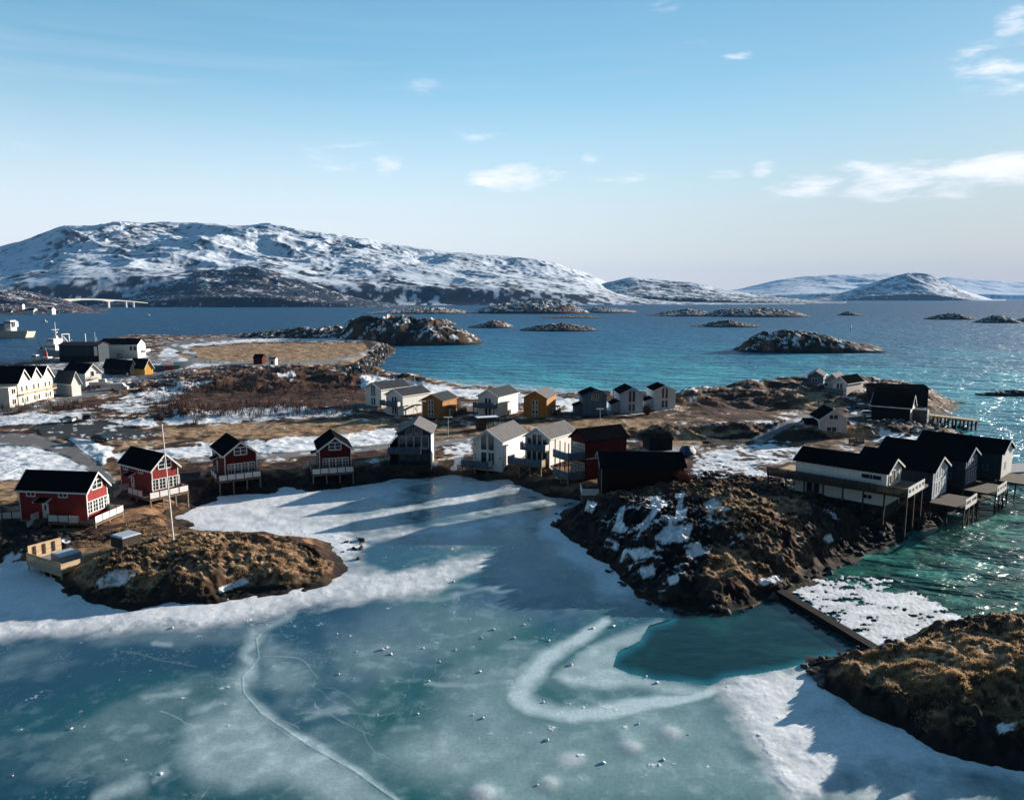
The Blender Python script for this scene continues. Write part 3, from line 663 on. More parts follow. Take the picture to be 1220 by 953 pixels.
def build_far():
    mountain('mountains', -170, 960, [(-170,300),(-60,305),(0,296),(30,287),(55,281),(80,272),(110,271),(150,270),(240,270),(300,271),(330,273),(350,277),(400,284),(450,290),(500,297),(540,302),(600,305),(640,311),(690,321),(712,331),(740,345),(800,356),(960,362)],
             (4300, 5200), (2350, 3400), 3, snow=.66, forest=55, scale=620, amp=.5, rows=190)
    mountain('hills', 100, 500, [(100,364),(130,352),(160,348),(200,334),(240,323),(290,319),(315,320),(340,327),(380,341),(420,353),(470,363),(500,366)], 3000, 2400, 14, snow=.14, forest=45, scale=230, amp=.5, rows=80, step=.8, brown=.35)
    mountain('hills', -170, 240, [(-170,330),(0,344),(60,338),(120,336),(180,340),(220,355),(240,366)], 3200, 2600, 24, snow=.34, forest=45, scale=230, amp=.4, rows=70, step=.9)
    mountain('hills', -170, 128, [(-170,335),(-20,346),(0,345),(30,347),(55,352),(80,358),(100,365),(128,375)], (1500, 1900), (1300, 1560), 34, snow=.12, forest=12, scale=70, amp=.5, rows=60, step=.6, brown=.8)
    mountain('mountains', 660, 1010, [(660,352),(690,346),(720,338),(750,331),(770,332),(800,335),(830,337),(850,343),(900,351),(960,357),(1010,362)], 4600, 3900, 44, snow=.46, forest=40, scale=330, rows=80)
    mountain('mountains', 780, 1200, [(780,356),(880,345),(930,333),(960,330),(1000,328),(1030,327),(1060,326),(1100,333),(1160,350),(1200,362)], 9500, 7600, 54, snow=.78, forest=10, scale=900, amp=.3, rows=70)
    mountain('mountains', 940, 1200, [(940,361),(985,354),(1010,347),(1035,338),(1060,331),(1085,325),(1105,327),(1125,336),(1150,349),(1170,358),(1200,362)], 7400, 6700, 64, snow=.45, forest=60, scale=520, rows=80)
    mountain('mountains', 560, 1420, [(560,356),(1000,352),(1100,337),(1125,330),(1150,332),(1172,335),(1180,334),(1200,337),(1240,336),(1300,330),(1420,340)], 15500, 13500, 74, snow=.75, forest=5, scale=1600, amp=.3, rows=50)
    global M_ISLET
    M_ISLET = attr_mat('islet_rock', .9, .15, 1.2, .3, .6, .3)
    for i, (x0, x1, yb, top, sn, br, dep) in enumerate([
        (262, 452, 410, [(262,410),(290,397),(320,394),(360,391),(400,390),(430,396),(452,404)], .30, .15, 60),
        (395, 578, 412, [(395,404),(415,386),(440,378),(480,378),(520,383),(550,392),(578,406)], .25, .25, 70),
        (165, 240, 412, [(165,411),(180,406),(200,403),(222,406),(240,410)], .3, .8, 40),
        (500, 545, 388, [(500,387),(515,380),(530,380),(545,386)], .2, .8, 60),
        (556, 614, 391, [(556,390),(575,385),(588,381),(600,383),(614,389)], .25, .9, 60),
        (618, 716, 395, [(618,392),(640,388),(670,385),(700,389),(716,393)], .15, .25, 60),
        (560, 705, 374, [(560,372),(585,364),(610,362),(640,359),(670,361),(690,366),(705,371)], .55, .25, 200),
        (690, 760, 373, [(690,371),(710,366),(740,368),(760,371)], .75, .3, 160),
        (770, 850, 377, [(770,376),(790,372),(820,368),(840,371),(850,375)], .45, .3, 120),
        (838, 962, 378, [(838,376),(860,369),(890,367),(930,368),(950,372),(962,376)], .5, .3, 150),
        (640, 720, 379, [(640,378),(670,376),(700,376),(720,378)], .2, .5, 50),
        (430, 560, 374, [(430,373),(470,369),(520,366),(560,371)], .6, .5, 150),
        (822, 908, 390, [(822,389),(845,385),(865,381),(885,384),(908,388)], .2, .2, 50),
        (876, 1058, 421, [(876,419),(895,402),(915,395),(945,394),(980,398),(1010,405),(1058,414)], .30, .45, 44),
        (1000, 1030, 376, [(1000,375),(1010,371),(1020,373),(1030,375)], .2, .3, 40),
        (1106, 1162, 381, [(1106,379),(1125,374),(1140,373),(1162,379)], .2, .2, 50),
        (1166, 1214, 385, [(1166,384),(1185,376),(1200,377),(1214,383)], .3, .3, 50),
        (1212, 1290, 384, [(1212,383),(1235,376),(1260,376),(1290,383)], .3, .3, 60),
        (1172, 1260, 472, [(1172,470),(1195,466),(1225,464),(1260,470)], .05, .15, 8),
        (1095, 1142, 478, [(1095,476),(1108,471),(1125,472),(1142,476)], .2, .3, 9)]):
        islet(x0, x1, yb, top, 100+i*7, sn, br, dep)

# ------------------------------------------------------------------ camera, light, sky, haze
SUN_AZ = 33.4   # towards the sun, measured from +X to +Y
SUN_EL = 12.5
def build_world():
    cam = bpy.data.cameras.new('camera'); co = bpy.data.objects.new('camera', cam); COL.objects.link(co)
    cam.sensor_fit = 'HORIZONTAL'; cam.sensor_width = 36; cam.lens = 36*F/PW; cam.clip_end = 60000; cam.clip_start = .5
    co.location = (0, 0, CZ); co.rotation_euler = (math.pi/2-TH, 0, 0); SC.camera = co
    sd = Vector((math.cos(RAD(SUN_AZ))*math.cos(RAD(SUN_EL)), math.sin(RAD(SUN_AZ))*math.cos(RAD(SUN_EL)), math.sin(RAD(SUN_EL))))
    l = bpy.data.lights.new('sun', 'SUN'); l.energy = SUN_STR; l.angle = RAD(.5); l.color = (1, .90, .78)
    lo = bpy.data.objects.new('sun', l); COL.objects.link(lo); lo.rotation_euler = sd.to_track_quat('Z', 'Y').to_euler(); lo.location = (300, 200, 120)
    w = bpy.data.worlds.new('World'); SC.world = w; w.use_nodes = True
    nt = w.node_tree; bg = nt.nodes['Background']
    sky = nd(nt, 'ShaderNodeTexSky', sky_type='NISHITA'); sky.sun_disc = False
    sky.sun_elevation = RAD(SUN_EL); sky.sun_rotation = RAD(90-SUN_AZ); sky.air_density = 1.0; sky.dust_density = .15; sky.ozone_density = 1.6; sky.altitude = 30
    hs = nd(nt, 'ShaderNodeHueSaturation'); hs.inputs['Saturation'].default_value = SKY_SAT; hs.inputs['Hue'].default_value = SKY_HUE
    nt.links.new(sky.outputs[0], hs.inputs['Color'])
    # clouds, placed by direction in the sky
    tc = nd(nt, 'ShaderNodeTexCoord'); sp = nd(nt, 'ShaderNodeSeparateXYZ'); nt.links.new(tc.outputs['Generated'], sp.inputs[0])
    az = math_n(nt, 'ARCTAN2', sp.outputs['X'], sp.outputs['Y']); el = math_n(nt, 'ARCSINE', sp.outputs['Z'])
    cb = nd(nt, 'ShaderNodeCombineXYZ'); nt.links.new(az, cb.inputs[0]); nt.links.new(math_n(nt, 'MULTIPLY', el, 3.6), cb.inputs[1])
    n = nd(nt, 'ShaderNodeTexNoise'); n.inputs['Scale'].default_value = 13; n.inputs['Detail'].default_value = 8; n.inputs['Roughness'].default_value = .62; n.inputs['Distortion'].default_value = .3
    nt.links.new(cb.outputs[0], n.inputs['Vector'])
    tot = None
    for px, py, sx, sy, st in CLOUDS:
        dx, dy, dz = ray(px, py); L = math.sqrt(dx*dx+dy*dy+dz*dz)
        a0 = math.atan2(dx, dy); e0 = math.asin(dz/L); sa = sx/F; se = sy/F
        u = math_n(nt, 'POWER', math_n(nt, 'ABSOLUTE', math_n(nt, 'MULTIPLY', math_n(nt, 'SUBTRACT', az, a0), 1/sa)), 2)
        v = math_n(nt, 'POWER', math_n(nt, 'ABSOLUTE', math_n(nt, 'MULTIPLY', math_n(nt, 'SUBTRACT', el, e0), 1/se)), 2)
        k = math_n(nt, 'MULTIPLY', math_n(nt, 'SUBTRACT', 1.0, math_n(nt, 'ADD', u, v), True), st)
        tot = k if tot is None else math_n(nt, 'MAXIMUM', tot, k)
    f = math_n(nt, 'ADD', math_n(nt, 'MULTIPLY', tot, .7), math_n(nt, 'MULTIPLY', math_n(nt, 'SUBTRACT', n.outputs['Fac'], .46), 2.6))
    mr = nd(nt, 'ShaderNodeMapRange', interpolation_type='SMOOTHSTEP'); mr.inputs['From Min'].default_value = .28; mr.inputs['From Max'].default_value = 1.25
    nt.links.new(f, mr.inputs['Value'])
    cl = math_n(nt, 'MULTIPLY', math_n(nt, 'MULTIPLY', mr.outputs[0], math_n(nt, 'MULTIPLY', tot, 2.2, True)), .9)
    # thin veils near the horizon
    cb2 = nd(nt, 'ShaderNodeCombineXYZ'); nt.links.new(math_n(nt, 'MULTIPLY', az, 1.6), cb2.inputs[0]); nt.links.new(math_n(nt, 'MULTIPLY', math_n(nt, 'ADD', el, math_n(nt, 'MULTIPLY', az, -.03)), 30), cb2.inputs[1])
    n2 = nd(nt, 'ShaderNodeTexNoise'); n2.inputs['Scale'].default_value = 1.6; n2.inputs['Detail'].default_value = 6; n2.inputs['Roughness'].default_value = .55
    nt.links.new(cb2.outputs[0], n2.inputs['Vector'])
    v1 = nd(nt, 'ShaderNodeMapRange'); v1.inputs['From Min'].default_value = .40; v1.inputs['From Max'].default_value = .72; nt.links.new(n2.outputs['Fac'], v1.inputs['Value'])
    low = nd(nt, 'ShaderNodeMapRange', interpolation_type='SMOOTHSTEP'); low.inputs['From Min'].default_value = .38; low.inputs['From Max'].default_value = .02; low.inputs['To Max'].default_value = VEIL; nt.links.new(el, low.inputs['Value'])
    veil = math_n(nt, 'MULTIPLY', v1.outputs[0], low.outputs[0])
    mrise = nd(nt, 'ShaderNodeMapRange', interpolation_type='SMOOTHSTEP'); mrise.inputs['From Min'].default_value = .30; mrise.inputs['From Max'].default_value = .0; mrise.inputs['To Max'].default_value = HORIZ; nt.links.new(el, mrise.inputs['Value'])
    veil = math_n(nt, 'MAXIMUM', veil, mrise.outputs[0])
    m1 = nd(nt, 'ShaderNodeMix', data_type='RGBA'); nt.links.new(veil, m1.inputs[0]); nt.links.new(hs.outputs[0], m1.inputs[6]); m1.inputs[7].default_value = VEIL_COL
    n3 = nd(nt, 'ShaderNodeTexNoise'); n3.inputs['Scale'].default_value = 22; n3.inputs['Detail'].default_value = 4; nt.links.new(cb.outputs[0], n3.inputs['Vector'])
    cc = nd(nt, 'ShaderNodeMix', data_type='RGBA'); nt.links.new(n3.outputs['Fac'], cc.inputs[0]); cc.inputs[6].default_value = CLOUD_A; cc.inputs[7].default_value = CLOUD_B
    m2 = nd(nt, 'ShaderNodeMix', data_type='RGBA'); nt.links.new(cl, m2.inputs[0]); nt.links.new(m1.outputs[2], m2.inputs[6]); nt.links.new(cc.outputs[2], m2.inputs[7])
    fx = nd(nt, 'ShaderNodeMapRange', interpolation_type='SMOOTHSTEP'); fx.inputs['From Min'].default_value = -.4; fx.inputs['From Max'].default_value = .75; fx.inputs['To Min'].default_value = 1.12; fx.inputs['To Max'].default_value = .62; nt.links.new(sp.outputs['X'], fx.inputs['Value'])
    fy = nd(nt, 'ShaderNodeMapRange', interpolation_type='SMOOTHSTEP'); fy.inputs['From Min'].default_value = -.5; fy.inputs['From Max'].default_value = .45; fy.inputs['To Min'].default_value = .25; fy.inputs['To Max'].default_value = 1; nt.links.new(sp.outputs['Y'], fy.inputs['Value'])  # sky dimmed behind the camera, added to cut the fill light
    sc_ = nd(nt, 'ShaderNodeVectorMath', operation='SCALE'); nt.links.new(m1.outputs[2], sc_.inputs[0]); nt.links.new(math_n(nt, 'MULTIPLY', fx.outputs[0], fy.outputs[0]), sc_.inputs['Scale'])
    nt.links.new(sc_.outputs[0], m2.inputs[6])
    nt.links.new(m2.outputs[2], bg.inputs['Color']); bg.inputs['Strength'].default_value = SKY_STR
    # haze
    if HAZE > 0:
        hb = MB().box(-14800, 14800, -300, 16900, -12, 640)
        hm = bpy.data.materials.new('haze_air'); hm.use_nodes = True; t = hm.node_tree; t.nodes.clear()
        out = t.nodes.new('ShaderNodeOutputMaterial'); pv = t.nodes.new('ShaderNodeVolumePrincipled')
        pv.inputs['Color'].default_value = (.22, .52, 1.0, 1); pv.inputs['Density'].default_value = HAZE; pv.inputs['Anisotropy'].default_value = .0
        t.links.new(pv.outputs[0], out.inputs['Volume'])
        struct(hb.build('haze', hm), 'stuff')
    SC.cycles.use_denoising = True; SC.cycles.volume_bounces = 0; SC.cycles.max_bounces = 6
    SC.cycles.diffuse_bounces = 2; SC.cycles.glossy_bounces = 2; SC.cycles.sample_clamp_indirect = 4
    SC.cycles.use_adaptive_sampling = True
    v = SC.view_settings; v.view_transform = 'Standard'; v.look = 'None'; v.exposure = EXPOSURE; v.gamma = 1; v.use_curve_mapping = False
SUN_STR, SKY_STR, SKY_SAT, SKY_HUE, HAZE, EXPOSURE, VEIL, HORIZ = 5.0, .098, 1.20, .487, 2.5e-5, 1.05, .6, .85
VEIL_COL = (4.1, 4.05, 4.55, 1); CLOUD_A = (6.6, 6.5, 6.6, 1); CLOUD_B = (4.4, 4.5, 5.0, 1)
CLOUDS = [(605,213,62,20,1.), (660,207,20,12,.8), (707,191,18,13,.9), (738,212,46,9,.8), (460,195,22,20,.8), (400,185,70,30,.45), (912,204,20,13,.9), (858,210,34,8,.7),
  (960,220,62,16,1.0), (1110,213,110,26,1.2), (1190,203,60,24,1.3), (1015,199,26,9,.85), (1185,82,55,30,.9), (1200,100,40,14,.8), (1208,26,24,16,.9), (880,65,22,8,.6), (710,44,16,12,.5), (790,10,30,10,.45), (500,105,30,16,.35), (850,45,40,8,.4), (25,170,40,14,.3), (570,165,40,22,.4)]
# ------------------------------------------------------------------ buildings
def up_n(n): return Vector((-n.y, n.x))
def place_gable(aE, bE, far, apex_y, zf, he, oe=.35, og=.4, L=None, W=None, hr=None, n=None):
    """gable end seen from outside: its left and right eave corners, a far eave corner, the ridge row"""
    zE = zf+he
    a = G(*aE, zE).xy; b = G(*bE, zE).xy
    if n is not None:
        n = Vector(n).normalized(); r = up_n(n); q = ray(*bE); k = q[0]/q[1]
        b = a+r*((k*a.y-a.x)/(r.x-k*r.y) if W is None else W+2*oe)
    r = (b-a).normalized(); n = Vector((r.y, -r.x)); c = (a+b)/2
    w = (b-a).length if W is None else W+2*oe
    if L is None:
        f = G(*far, zE).xy; L = -(f-c).dot(n)-2*og
    if hr is None: hr = hz(apex_y, c.x, c.y)-zf-.2
    c = c-n*og
    return dict(c=c, n=n, W=w-2*oe, L=L, zf=zf, he=he, hr=max(hr, he+.6), oe=oe, og=og)
def place_side(front, back, W, apex, zf, he, oe=.35, og=.4, hr=None, nudge=0):
    """long wall towards the camera: its eave at the gable end and at the other end"""
    zE = zf+he
    p = G(*front, zE).xy; q = G(*back, zE).xy
    n = (p-q).normalized(); r = up_n(n); L = (p-q).length-2*og
    w = W+2*oe
    c = p+r*w/2 if r.y > 0 else p-r*w/2
    if hr is None: hr = hz(apex, c.x, c.y)-zf-.2
    c = c-n*og
    return dict(c=c, n=n, W=W, L=L, zf=zf, he=he, hr=max(hr, he+.6), oe=oe, og=og)
def face_pt(P, face, u, z, out=0.0):
    W, L = P['W'], P['L']
    if face == 'F': return Vector((out, u, z))
    if face == 'L': return Vector((-u, -W/2-out, z))
    if face == 'R': return Vector((-u, W/2+out, z))
    return Vector((-L-out, u, z))
def window(root, P, face, poly, trim, cols=1, rows=1, fw=.10, name='window', pane=None):
    """poly: (u, z) corners; frame of bars proud of the wall, the pane is its child"""
    fr = MB(); n = len(poly)
    for i in range(n):
        a, b = poly[i], poly[(i+1) % n]
        fr.bar(face_pt(P, face, a[0], a[1], .035), face_pt(P, face, b[0], b[1], .035), fw, fw)
    us = [p[0] for p in poly]; zs = [p[1] for p in poly]; u0, u1, z0, z1 = min(us), max(us), min(zs), max(zs)
    def ztop(u):
        best = z1
        for i in range(n):
            a, b = poly[i], poly[(i+1) % n]
            if abs(a[0]-b[0]) > 1e-6 and min(a[0], b[0])-1e-6 <= u <= max(a[0], b[0])+1e-6:
                z = a[1]+(b[1]-a[1])*(u-a[0])/(b[0]-a[0])
                if z > z0+1e-3: best = min(best, z)
        return best
    for k in range(1, cols):
        u = u0+(u1-u0)*k/cols
        fr.bar(face_pt(P, face, u, z0, .033), face_pt(P, face, u, ztop(u), .033), fw*.75, fw*.8)
    if n == 4:
        for k in range(1, rows):
            z = z0+(z1-z0)*k/rows
            fr.bar(face_pt(P, face, u0, z, .031), face_pt(P, face, u1, z, .031), fw*.5, fw*.5)
    f = fr.build(name, trim, root)
    pm = MB(); q = [face_pt(P, face, u, z, .012) for u, z in poly]+[face_pt(P, face, u, z, -.03) for u, z in poly]
    pm.add(q, [tuple(range(n)), tuple(range(n, 2*n))[::-1]]+[(i, (i+1) % n, n+(i+1) % n, n+i) for i in range(n)])
    pm.build('pane', pane or M['glass'], f)
    return f
def rect(u, z, w, h): return [(u-w/2, z), (u+w/2, z), (u+w/2, z+h), (u-w/2, z+h)]
def door(root, P, face, u, z, w=.95, h=2.05, m=None, canopy=None, glass=True):
    d = MB()
    for a, b in ((u-w/2, u+w/2),):
        p = [face_pt(P, face, a, z, .03), face_pt(P, face, b, z, .03), face_pt(P, face, b, z+h, .03), face_pt(P, face, a, z+h, .03)]
        q = [face_pt(P, face, a, z, -.04), face_pt(P, face, b, z, -.04), face_pt(P, face, b, z+h, -.04), face_pt(P, face, a, z+h, -.04)]
        d.add(p+q, [(0,1,2,3),(7,6,5,4),(0,4,5,1),(1,5,6,2),(2,6,7,3),(3,7,4,0)])
    o = d.build('door', m or M['trim'], root)
    MB().bar(face_pt(P, face, u+w*.36, z+.95, .06), face_pt(P, face, u+w*.36, z+1.15, .06), .05).build('handle', M['dark'], o)
    if glass:
        g = MB(); p = [face_pt(P, face, u+s*.14, z+t, o2) for o2 in (.04, .0) for s, t in ((-1, 1.1), (1, 1.1), (1, 1.8), (-1, 1.8))]
        g.add(p, [(0,1,2,3),(7,6,5,4),(0,4,5,1),(1,5,6,2),(2,6,7,3),(3,7,4,0)]); g.build('door_window', M['glass'], o)
    if canopy:
        c = MB(); zc = z+h+.30
        for s in (-1, 1):
            a0 = face_pt(P, face, u+s*.95, zc+.35, -.02); a1 = face_pt(P, face, u+s*.95, zc, 1.1); MB().bar(a0, a1, .10, .22).build('canopy_bracket', M['trim'], root)
        r = MB(); p = [face_pt(P, face, u+s*.88, zz, oo) for zz, oo in ((zc+.46, 0), (zc+.40, 0)) for s in (-1, 1)]
        q = [face_pt(P, face, u+s*.88, zz, 1.15) for zz in (zc+.12, zc+.06) for s in (-1, 1)]
        r.add(p+q, [(0,1,3,2),(4,6,7,5),(0,4,5,1),(2,3,7,6),(0,2,6,4),(1,5,7,3)]); r.build('canopy', canopy, root)
    return o
def railing(root, pts, style, z, h=1.0, mats=None, side_label=None):
    """one run of balustrade through the local points (x, y)"""
    for (ax, ay), (bx, by) in zip(pts[:-1], pts[1:]):
        m = MB(); a = Vector((ax, ay, z)); b = Vector((bx, by, z)); d = b-a; L = d.length
        if style == 'panel':
            k = max(1, round(L/1.35)); step = d/k
            for i in range(k):
                p = a+step*i; q = a+step*(i+1); e = (q-p).normalized()*.07
                m.bar(p+e+Vector((0,0,h*.54)), q-e+Vector((0,0,h*.54)), .05, h*.86)
            o = m.build('railing', M['panel'], root)
            r = MB()
            for i in range(k+1): r.bar(a+step*i+Vector((0,0,-.05)), a+step*i+Vector((0,0,h+.03)), .09)
            r.bar(a+Vector((0,0,h+.03)), b+Vector((0,0,h+.03)), .12, .06)
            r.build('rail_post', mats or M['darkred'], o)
        elif style == 'board':
            for i in range(5): m.bar(a+Vector((0,0,.06+i*h/5)), b+Vector((0,0,.06+i*h/5)), .05, h/5-.02)
            o = m.build('railing', mats or M['greywood'], root)
            r = MB(); k = max(1, round(L/1.6))
            for i in range(k+1): r.bar(a+d*i/k+Vector((0,0,-.05)), a+d*i/k+Vector((0,0,h+.02)), .1)
            r.bar(a+Vector((0,0,h+.03)), b+Vector((0,0,h+.03)), .13, .05)
            r.build('rail_post', mats or M['greywood'], o)
        elif style == 'solid':
            m.bar(a+Vector((0,0,h/2-.1)), b+Vector((0,0,h/2-.1)), .06, h+.2); m.build('railing', mats or M['trim'], root)
        else:
            k = max(2, round(L/.35))
            for i in range(k+1): m.bar(a+d*i/k, a+d*i/k+Vector((0,0,h)), .04)
            m.bar(a+Vector((0,0,h)), b+Vector((0,0,h)), .07, .05); m.bar(a+Vector((0,0,.12)), b+Vector((0,0,.12)), .05, .05)
            m.build('railing', mats or M['darkwood'], root)
def loc2w(P, x, y):
    n = P['n']; r = up_n(n); p = P['c']+n*x+r*y
    return p
def w2loc(P, p):
    d = Vector(p[:2])-P['c']; return d.dot(P['n']), d.dot(up_n(P['n']))
def post(root, P, x, y, ztop, w=.18, m=None, brace=None):
    p = loc2w(P, x, y); zg = min(surf(p.x, p.y), ztop+P['zf']-.3)-P['zf']-.25
    MB().bar((x, y, zg), (x, y, ztop), w).build('post', m or M['post'], root)
    return zg
def deck(root, P, x0, x1, y0, y1, z, rails='', style='panel', posts='', mdeck=None, mrail=None, h=1.0, pm=None, gap=None, braces=False):
    MB().box(x0, x1, y0, y1, z-.28, z).build('deck', mdeck or M['wood'], root)
    e = .06
    run = {'F': [(x1-e, y0+e), (x1-e, y1-e)], 'L': [(x1-e, y0+e), (x0, y0+e)], 'R': [(x1-e, y1-e), (x0, y1-e)], 'B': [(x0+e, y0+e), (x0+e, y1-e)]}
    for k in rails: railing(root, run[k], style, z, h, mrail)
    pp = []
    for k in posts:
        if k == 'F': pp += [(x1-.15, y0+.2+(y1-y0-.4)*i/max(1, round((y1-y0)/2.4))) for i in range(max(1, round((y1-y0)/2.4))+1)]
        if k in 'LR':
            y = y0+.2 if k == 'L' else y1-.2
            pp += [(x1-.15-(x1-x0-.3)*i/max(1, round((x1-x0)/2.6)), y) for i in range(1, max(1, round((x1-x0)/2.6))+1)]
    last = None
    for x, y in pp:
        zg = post(root, P, x, y, z-.28, m=pm)
        if braces and last: MB().bar((last[0], last[1], last[2]+.3), (x, y, z-.5), .1).build('brace', pm or M['post'], root)
        last = (x, y, zg)
def body(name, label, cat, P, wall, roof, trim=None, group=None, base=1.2, corner=True, rooft=.18, fascia=True, barge=.26, roofs=True):
    n = P['n']; W, L, he, hr, oe, og = (P[k] for k in ('W', 'L', 'he', 'hr', 'oe', 'og'))
    root = thing(name, label, cat, (P['c'].x, P['c'].y, P['zf']), math.atan2(n.y, n.x), group)
    k = (hr-he)/(W/2)
    MB().prism_x([(-W/2, -base), (W/2, -base), (W/2, he-.02), (0, hr-.02), (-W/2, he-.02)], -L, 0).build('wall', wall, root)
    t = rooft
    m = MB()
    for s in (-1, 1):
        e = W/2+oe; ze = he-oe*k
        m.prism_x([(0, hr), (s*e, ze), (s*e, ze+t), (0, hr+t)], -L-og, og)
    m.build('roof', roof, root)
    tr = trim
    if tr:
        for x0, x1 in ((og+.003, og+.06), (-L-og-.06, -L-og-.003)):
            m = MB()
            for s in (-1, 1):
                e = W/2+oe+.02; ze = he-(oe+.02)*k
                m.prism_x([(0, hr+t+.02), (s*e, ze+t+.02), (s*e, ze+t-barge), (0, hr+t-barge)], x0, x1)
            m.build('bargeboard', tr, root)
        if fascia:
            for s in (-1, 1):
                y = s*(W/2+oe+.03); ze = he-oe*k
                MB().box(-L-og, og, y-.025, y+.025, ze-.02, ze+t+.01).build('fascia', tr, root)
        if corner:
            for x in (.02, -L-.02):
                for s in (-1, 1):
                    MB().box(x-.09 if x > 0 else x-.03, x+.03 if x > 0 else x+.09, s*W/2-.09 if s > 0 else -W/2-.03, W/2+.03 if s > 0 else -W/2+.09, -.6, he-.05).build('corner_board', tr, root)
    return root

def build_houses():
    T = M['trim']
    # ---- four red rental cabins round the frozen bay
    def cabin(label, P, wall, deckspec, upper=True, side='L'):
        r = body('red_cabin', label, 'cabin', P, wall, M['roofblack'], T, 'red cabins round the frozen bay', base=.35)
        W, L, he, hr = P['W'], P['L'], P['he'], P['hr']
        window(r, P, 'F', rect(0, he-.15, 2.0, 1.25), T, 2, 2, .12)
        for k in range(4): window(r, P, 'F', rect(-1.65+k*1.1+.05, .75, 1.0, 1.6), T, 2, 3, .085)
        for f in (.34, .82): window(r, P, 'L', rect(L*f, he-.95, 1.25, .6), T, 2, 1, .13)
        door(r, P, 'L', L*.62, 0, canopy=M['roofblack'])
        zg = None
        x1, y0, y1 = deckspec
        deck(r, P, .0, x1, y0, y1, -.02, 'F', 'panel', 'F')
        deck(r, P, -L*.46, 0, y0, -W/2, -.02, 'L', 'panel', 'L')
        railing(r, [(x1-.06, y1-.06), (0.05, y1-.06)], 'panel', -.02)
        # landing and steps in front of the door
        u = L*.62
        MB().box(-u-1.0, -u+1.0, -W/2-1.5, -W/2, -.22, -.03).build('landing', M['wood'], r)
        s = MB()
        for i in range(4): s.box(-u-.6, -u+.6, -W/2-1.5-.3*(i+1), -W/2-1.5-.3*i, -.22-.2*(i+1), -.03-.2*(i+1))
        s.build('steps', M['wood'], r)
        railing(r, [(-u-1.0, -W/2-.1), (-u-1.0, -W/2-1.5)], 'solid', -.02, .9, M['panel'])
        railing(r, [(-u-.7, -W/2-1.5), (-u-.7, -W/2-2.6)], 'solid', -.5, .7, M['panel'])
        return r
    P = place_gable((103.5,586), (132,575.5), (17,582.6), 561.6, 2.6, 3.9); CAB1 = P
    r = cabin('bright red cabin lowest on the slope, nearest the pale wooden bathing terrace', P, M['red'], (2.3, -P['W']/2-1.7, P['W']/2+.1))
    x, y = -P['L']*.98, -P['W']/2-.6
    railing(r, [(-P['L']-.1, -P['W']/2+.2), (-P['L']-.1-2.2, -P['W']/2-.6), (-P['L']-3.6, -P['W']/2-2.2)], 'panel', -.3)
    P = place_gable((179.3,560.6), (215.7,553.7), (119.8,553.7), 539.8, 2.8, 3.9)
    cabin('bright red cabin whose gable stands behind the white flagpole', P, M['red'], (2.0, -P['W']/2-1.6, P['W']/2+.5))
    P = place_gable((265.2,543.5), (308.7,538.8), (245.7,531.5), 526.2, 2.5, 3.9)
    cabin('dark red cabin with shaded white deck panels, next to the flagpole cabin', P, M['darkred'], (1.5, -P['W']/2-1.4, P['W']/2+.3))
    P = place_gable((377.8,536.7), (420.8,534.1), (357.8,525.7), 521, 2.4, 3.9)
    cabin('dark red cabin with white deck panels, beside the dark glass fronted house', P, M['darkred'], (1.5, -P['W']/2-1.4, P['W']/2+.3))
    # ---- dark house with a glass front
    P = place_gable((470.3,516.5), (515.2,516.4), (515.2,505.6), 505.2, 1.2, 6.5, oe=.4, og=.5)
    W, L = P['W'], P['L']; he, hr = P['he'], P['hr']
    r = body('glass_fronted_house', 'tall dark house with a glazed blue gable and grey roof on stilts', 'house', P, M['petrol'], M['roofgrey'], None, None, .3)
    for k in range(4):
        u0 = -W/2+.25+k*(W-.5)/4; u1 = u0+(W-.5)/4-.1
        window(r, P, 'F', [(u0, 3.6), (u1, 3.6), (u1, 6.0), (u0, 6.0)], M['paleblue'], 1, 1, .10)
        window(r, P, 'F', [(u0, .5), (u1, .5), (u1, 2.7), (u0, 2.7)], M['darkwood'], 1, 1, .10)
    kk = (hr-he)/(W/2)
    for s in (-1, 1): window(r, P, 'F', [(s*.15, 6.25), (s*1.5, 6.25), (s*1.5, hr-1.5*kk-.35), (s*.15, hr-.15*kk-.35)] if s > 0 else [(s*1.5, 6.25), (s*.15, 6.25), (s*.15, hr-.15*kk-.35), (s*1.5, hr-1.5*kk-.35)], M['paleblue'], 1, 1, .09)
    MB().box(-L*.5, .12, W/2+.003, W/2+.12, -.3, he-.1).build('side_trim', T, r)
    MB().prism_x([(-W/2-.05, he-.2), (-W/2-1.7, he-2.4), (-W/2-1.7, he-2.25), (-W/2-.05, he-.05)], -L, .6).build('lean_to_roof', M['roofblack'], r)
    MB().box(-L, -.4, -W/2-1.5, -W/2-.003, -.3, he-2.3).build('lean_to', M['black'], r)
    deck(r, P, 0, 1.6, -W/2-1.6, W/2-1.6, 3.2, 'F', 'board', '', mrail=M['blue'])
    railing(r, [(1.5, W/2-1.7), (0, W/2-1.7)], 'solid', 3.2, 1.0, T)
    deck(r, P, 0, 1.5, -W/2-1.6, W/2, -.02, 'F', 'board', 'F', M['darkwood'], M['darkwood'], pm=M['darkwood'], braces=True)
    # ---- white houses on stilts
    P = place_gable((560.6,523.8), (599.2,524.4), (625.2,514.3), 511.4, 1.9, 4.5, n=(-.41,-.91))
    W, L, he, hr = P['W'], P['L'], P['he'], P['hr']; kk = (hr-he)/(W/2)
    r = body('white_house', 'white house with grey roof, tall central gable glazing and a low blue grey deck', 'house', P, M['white'], M['roofgrey'], T, None, 1.0)
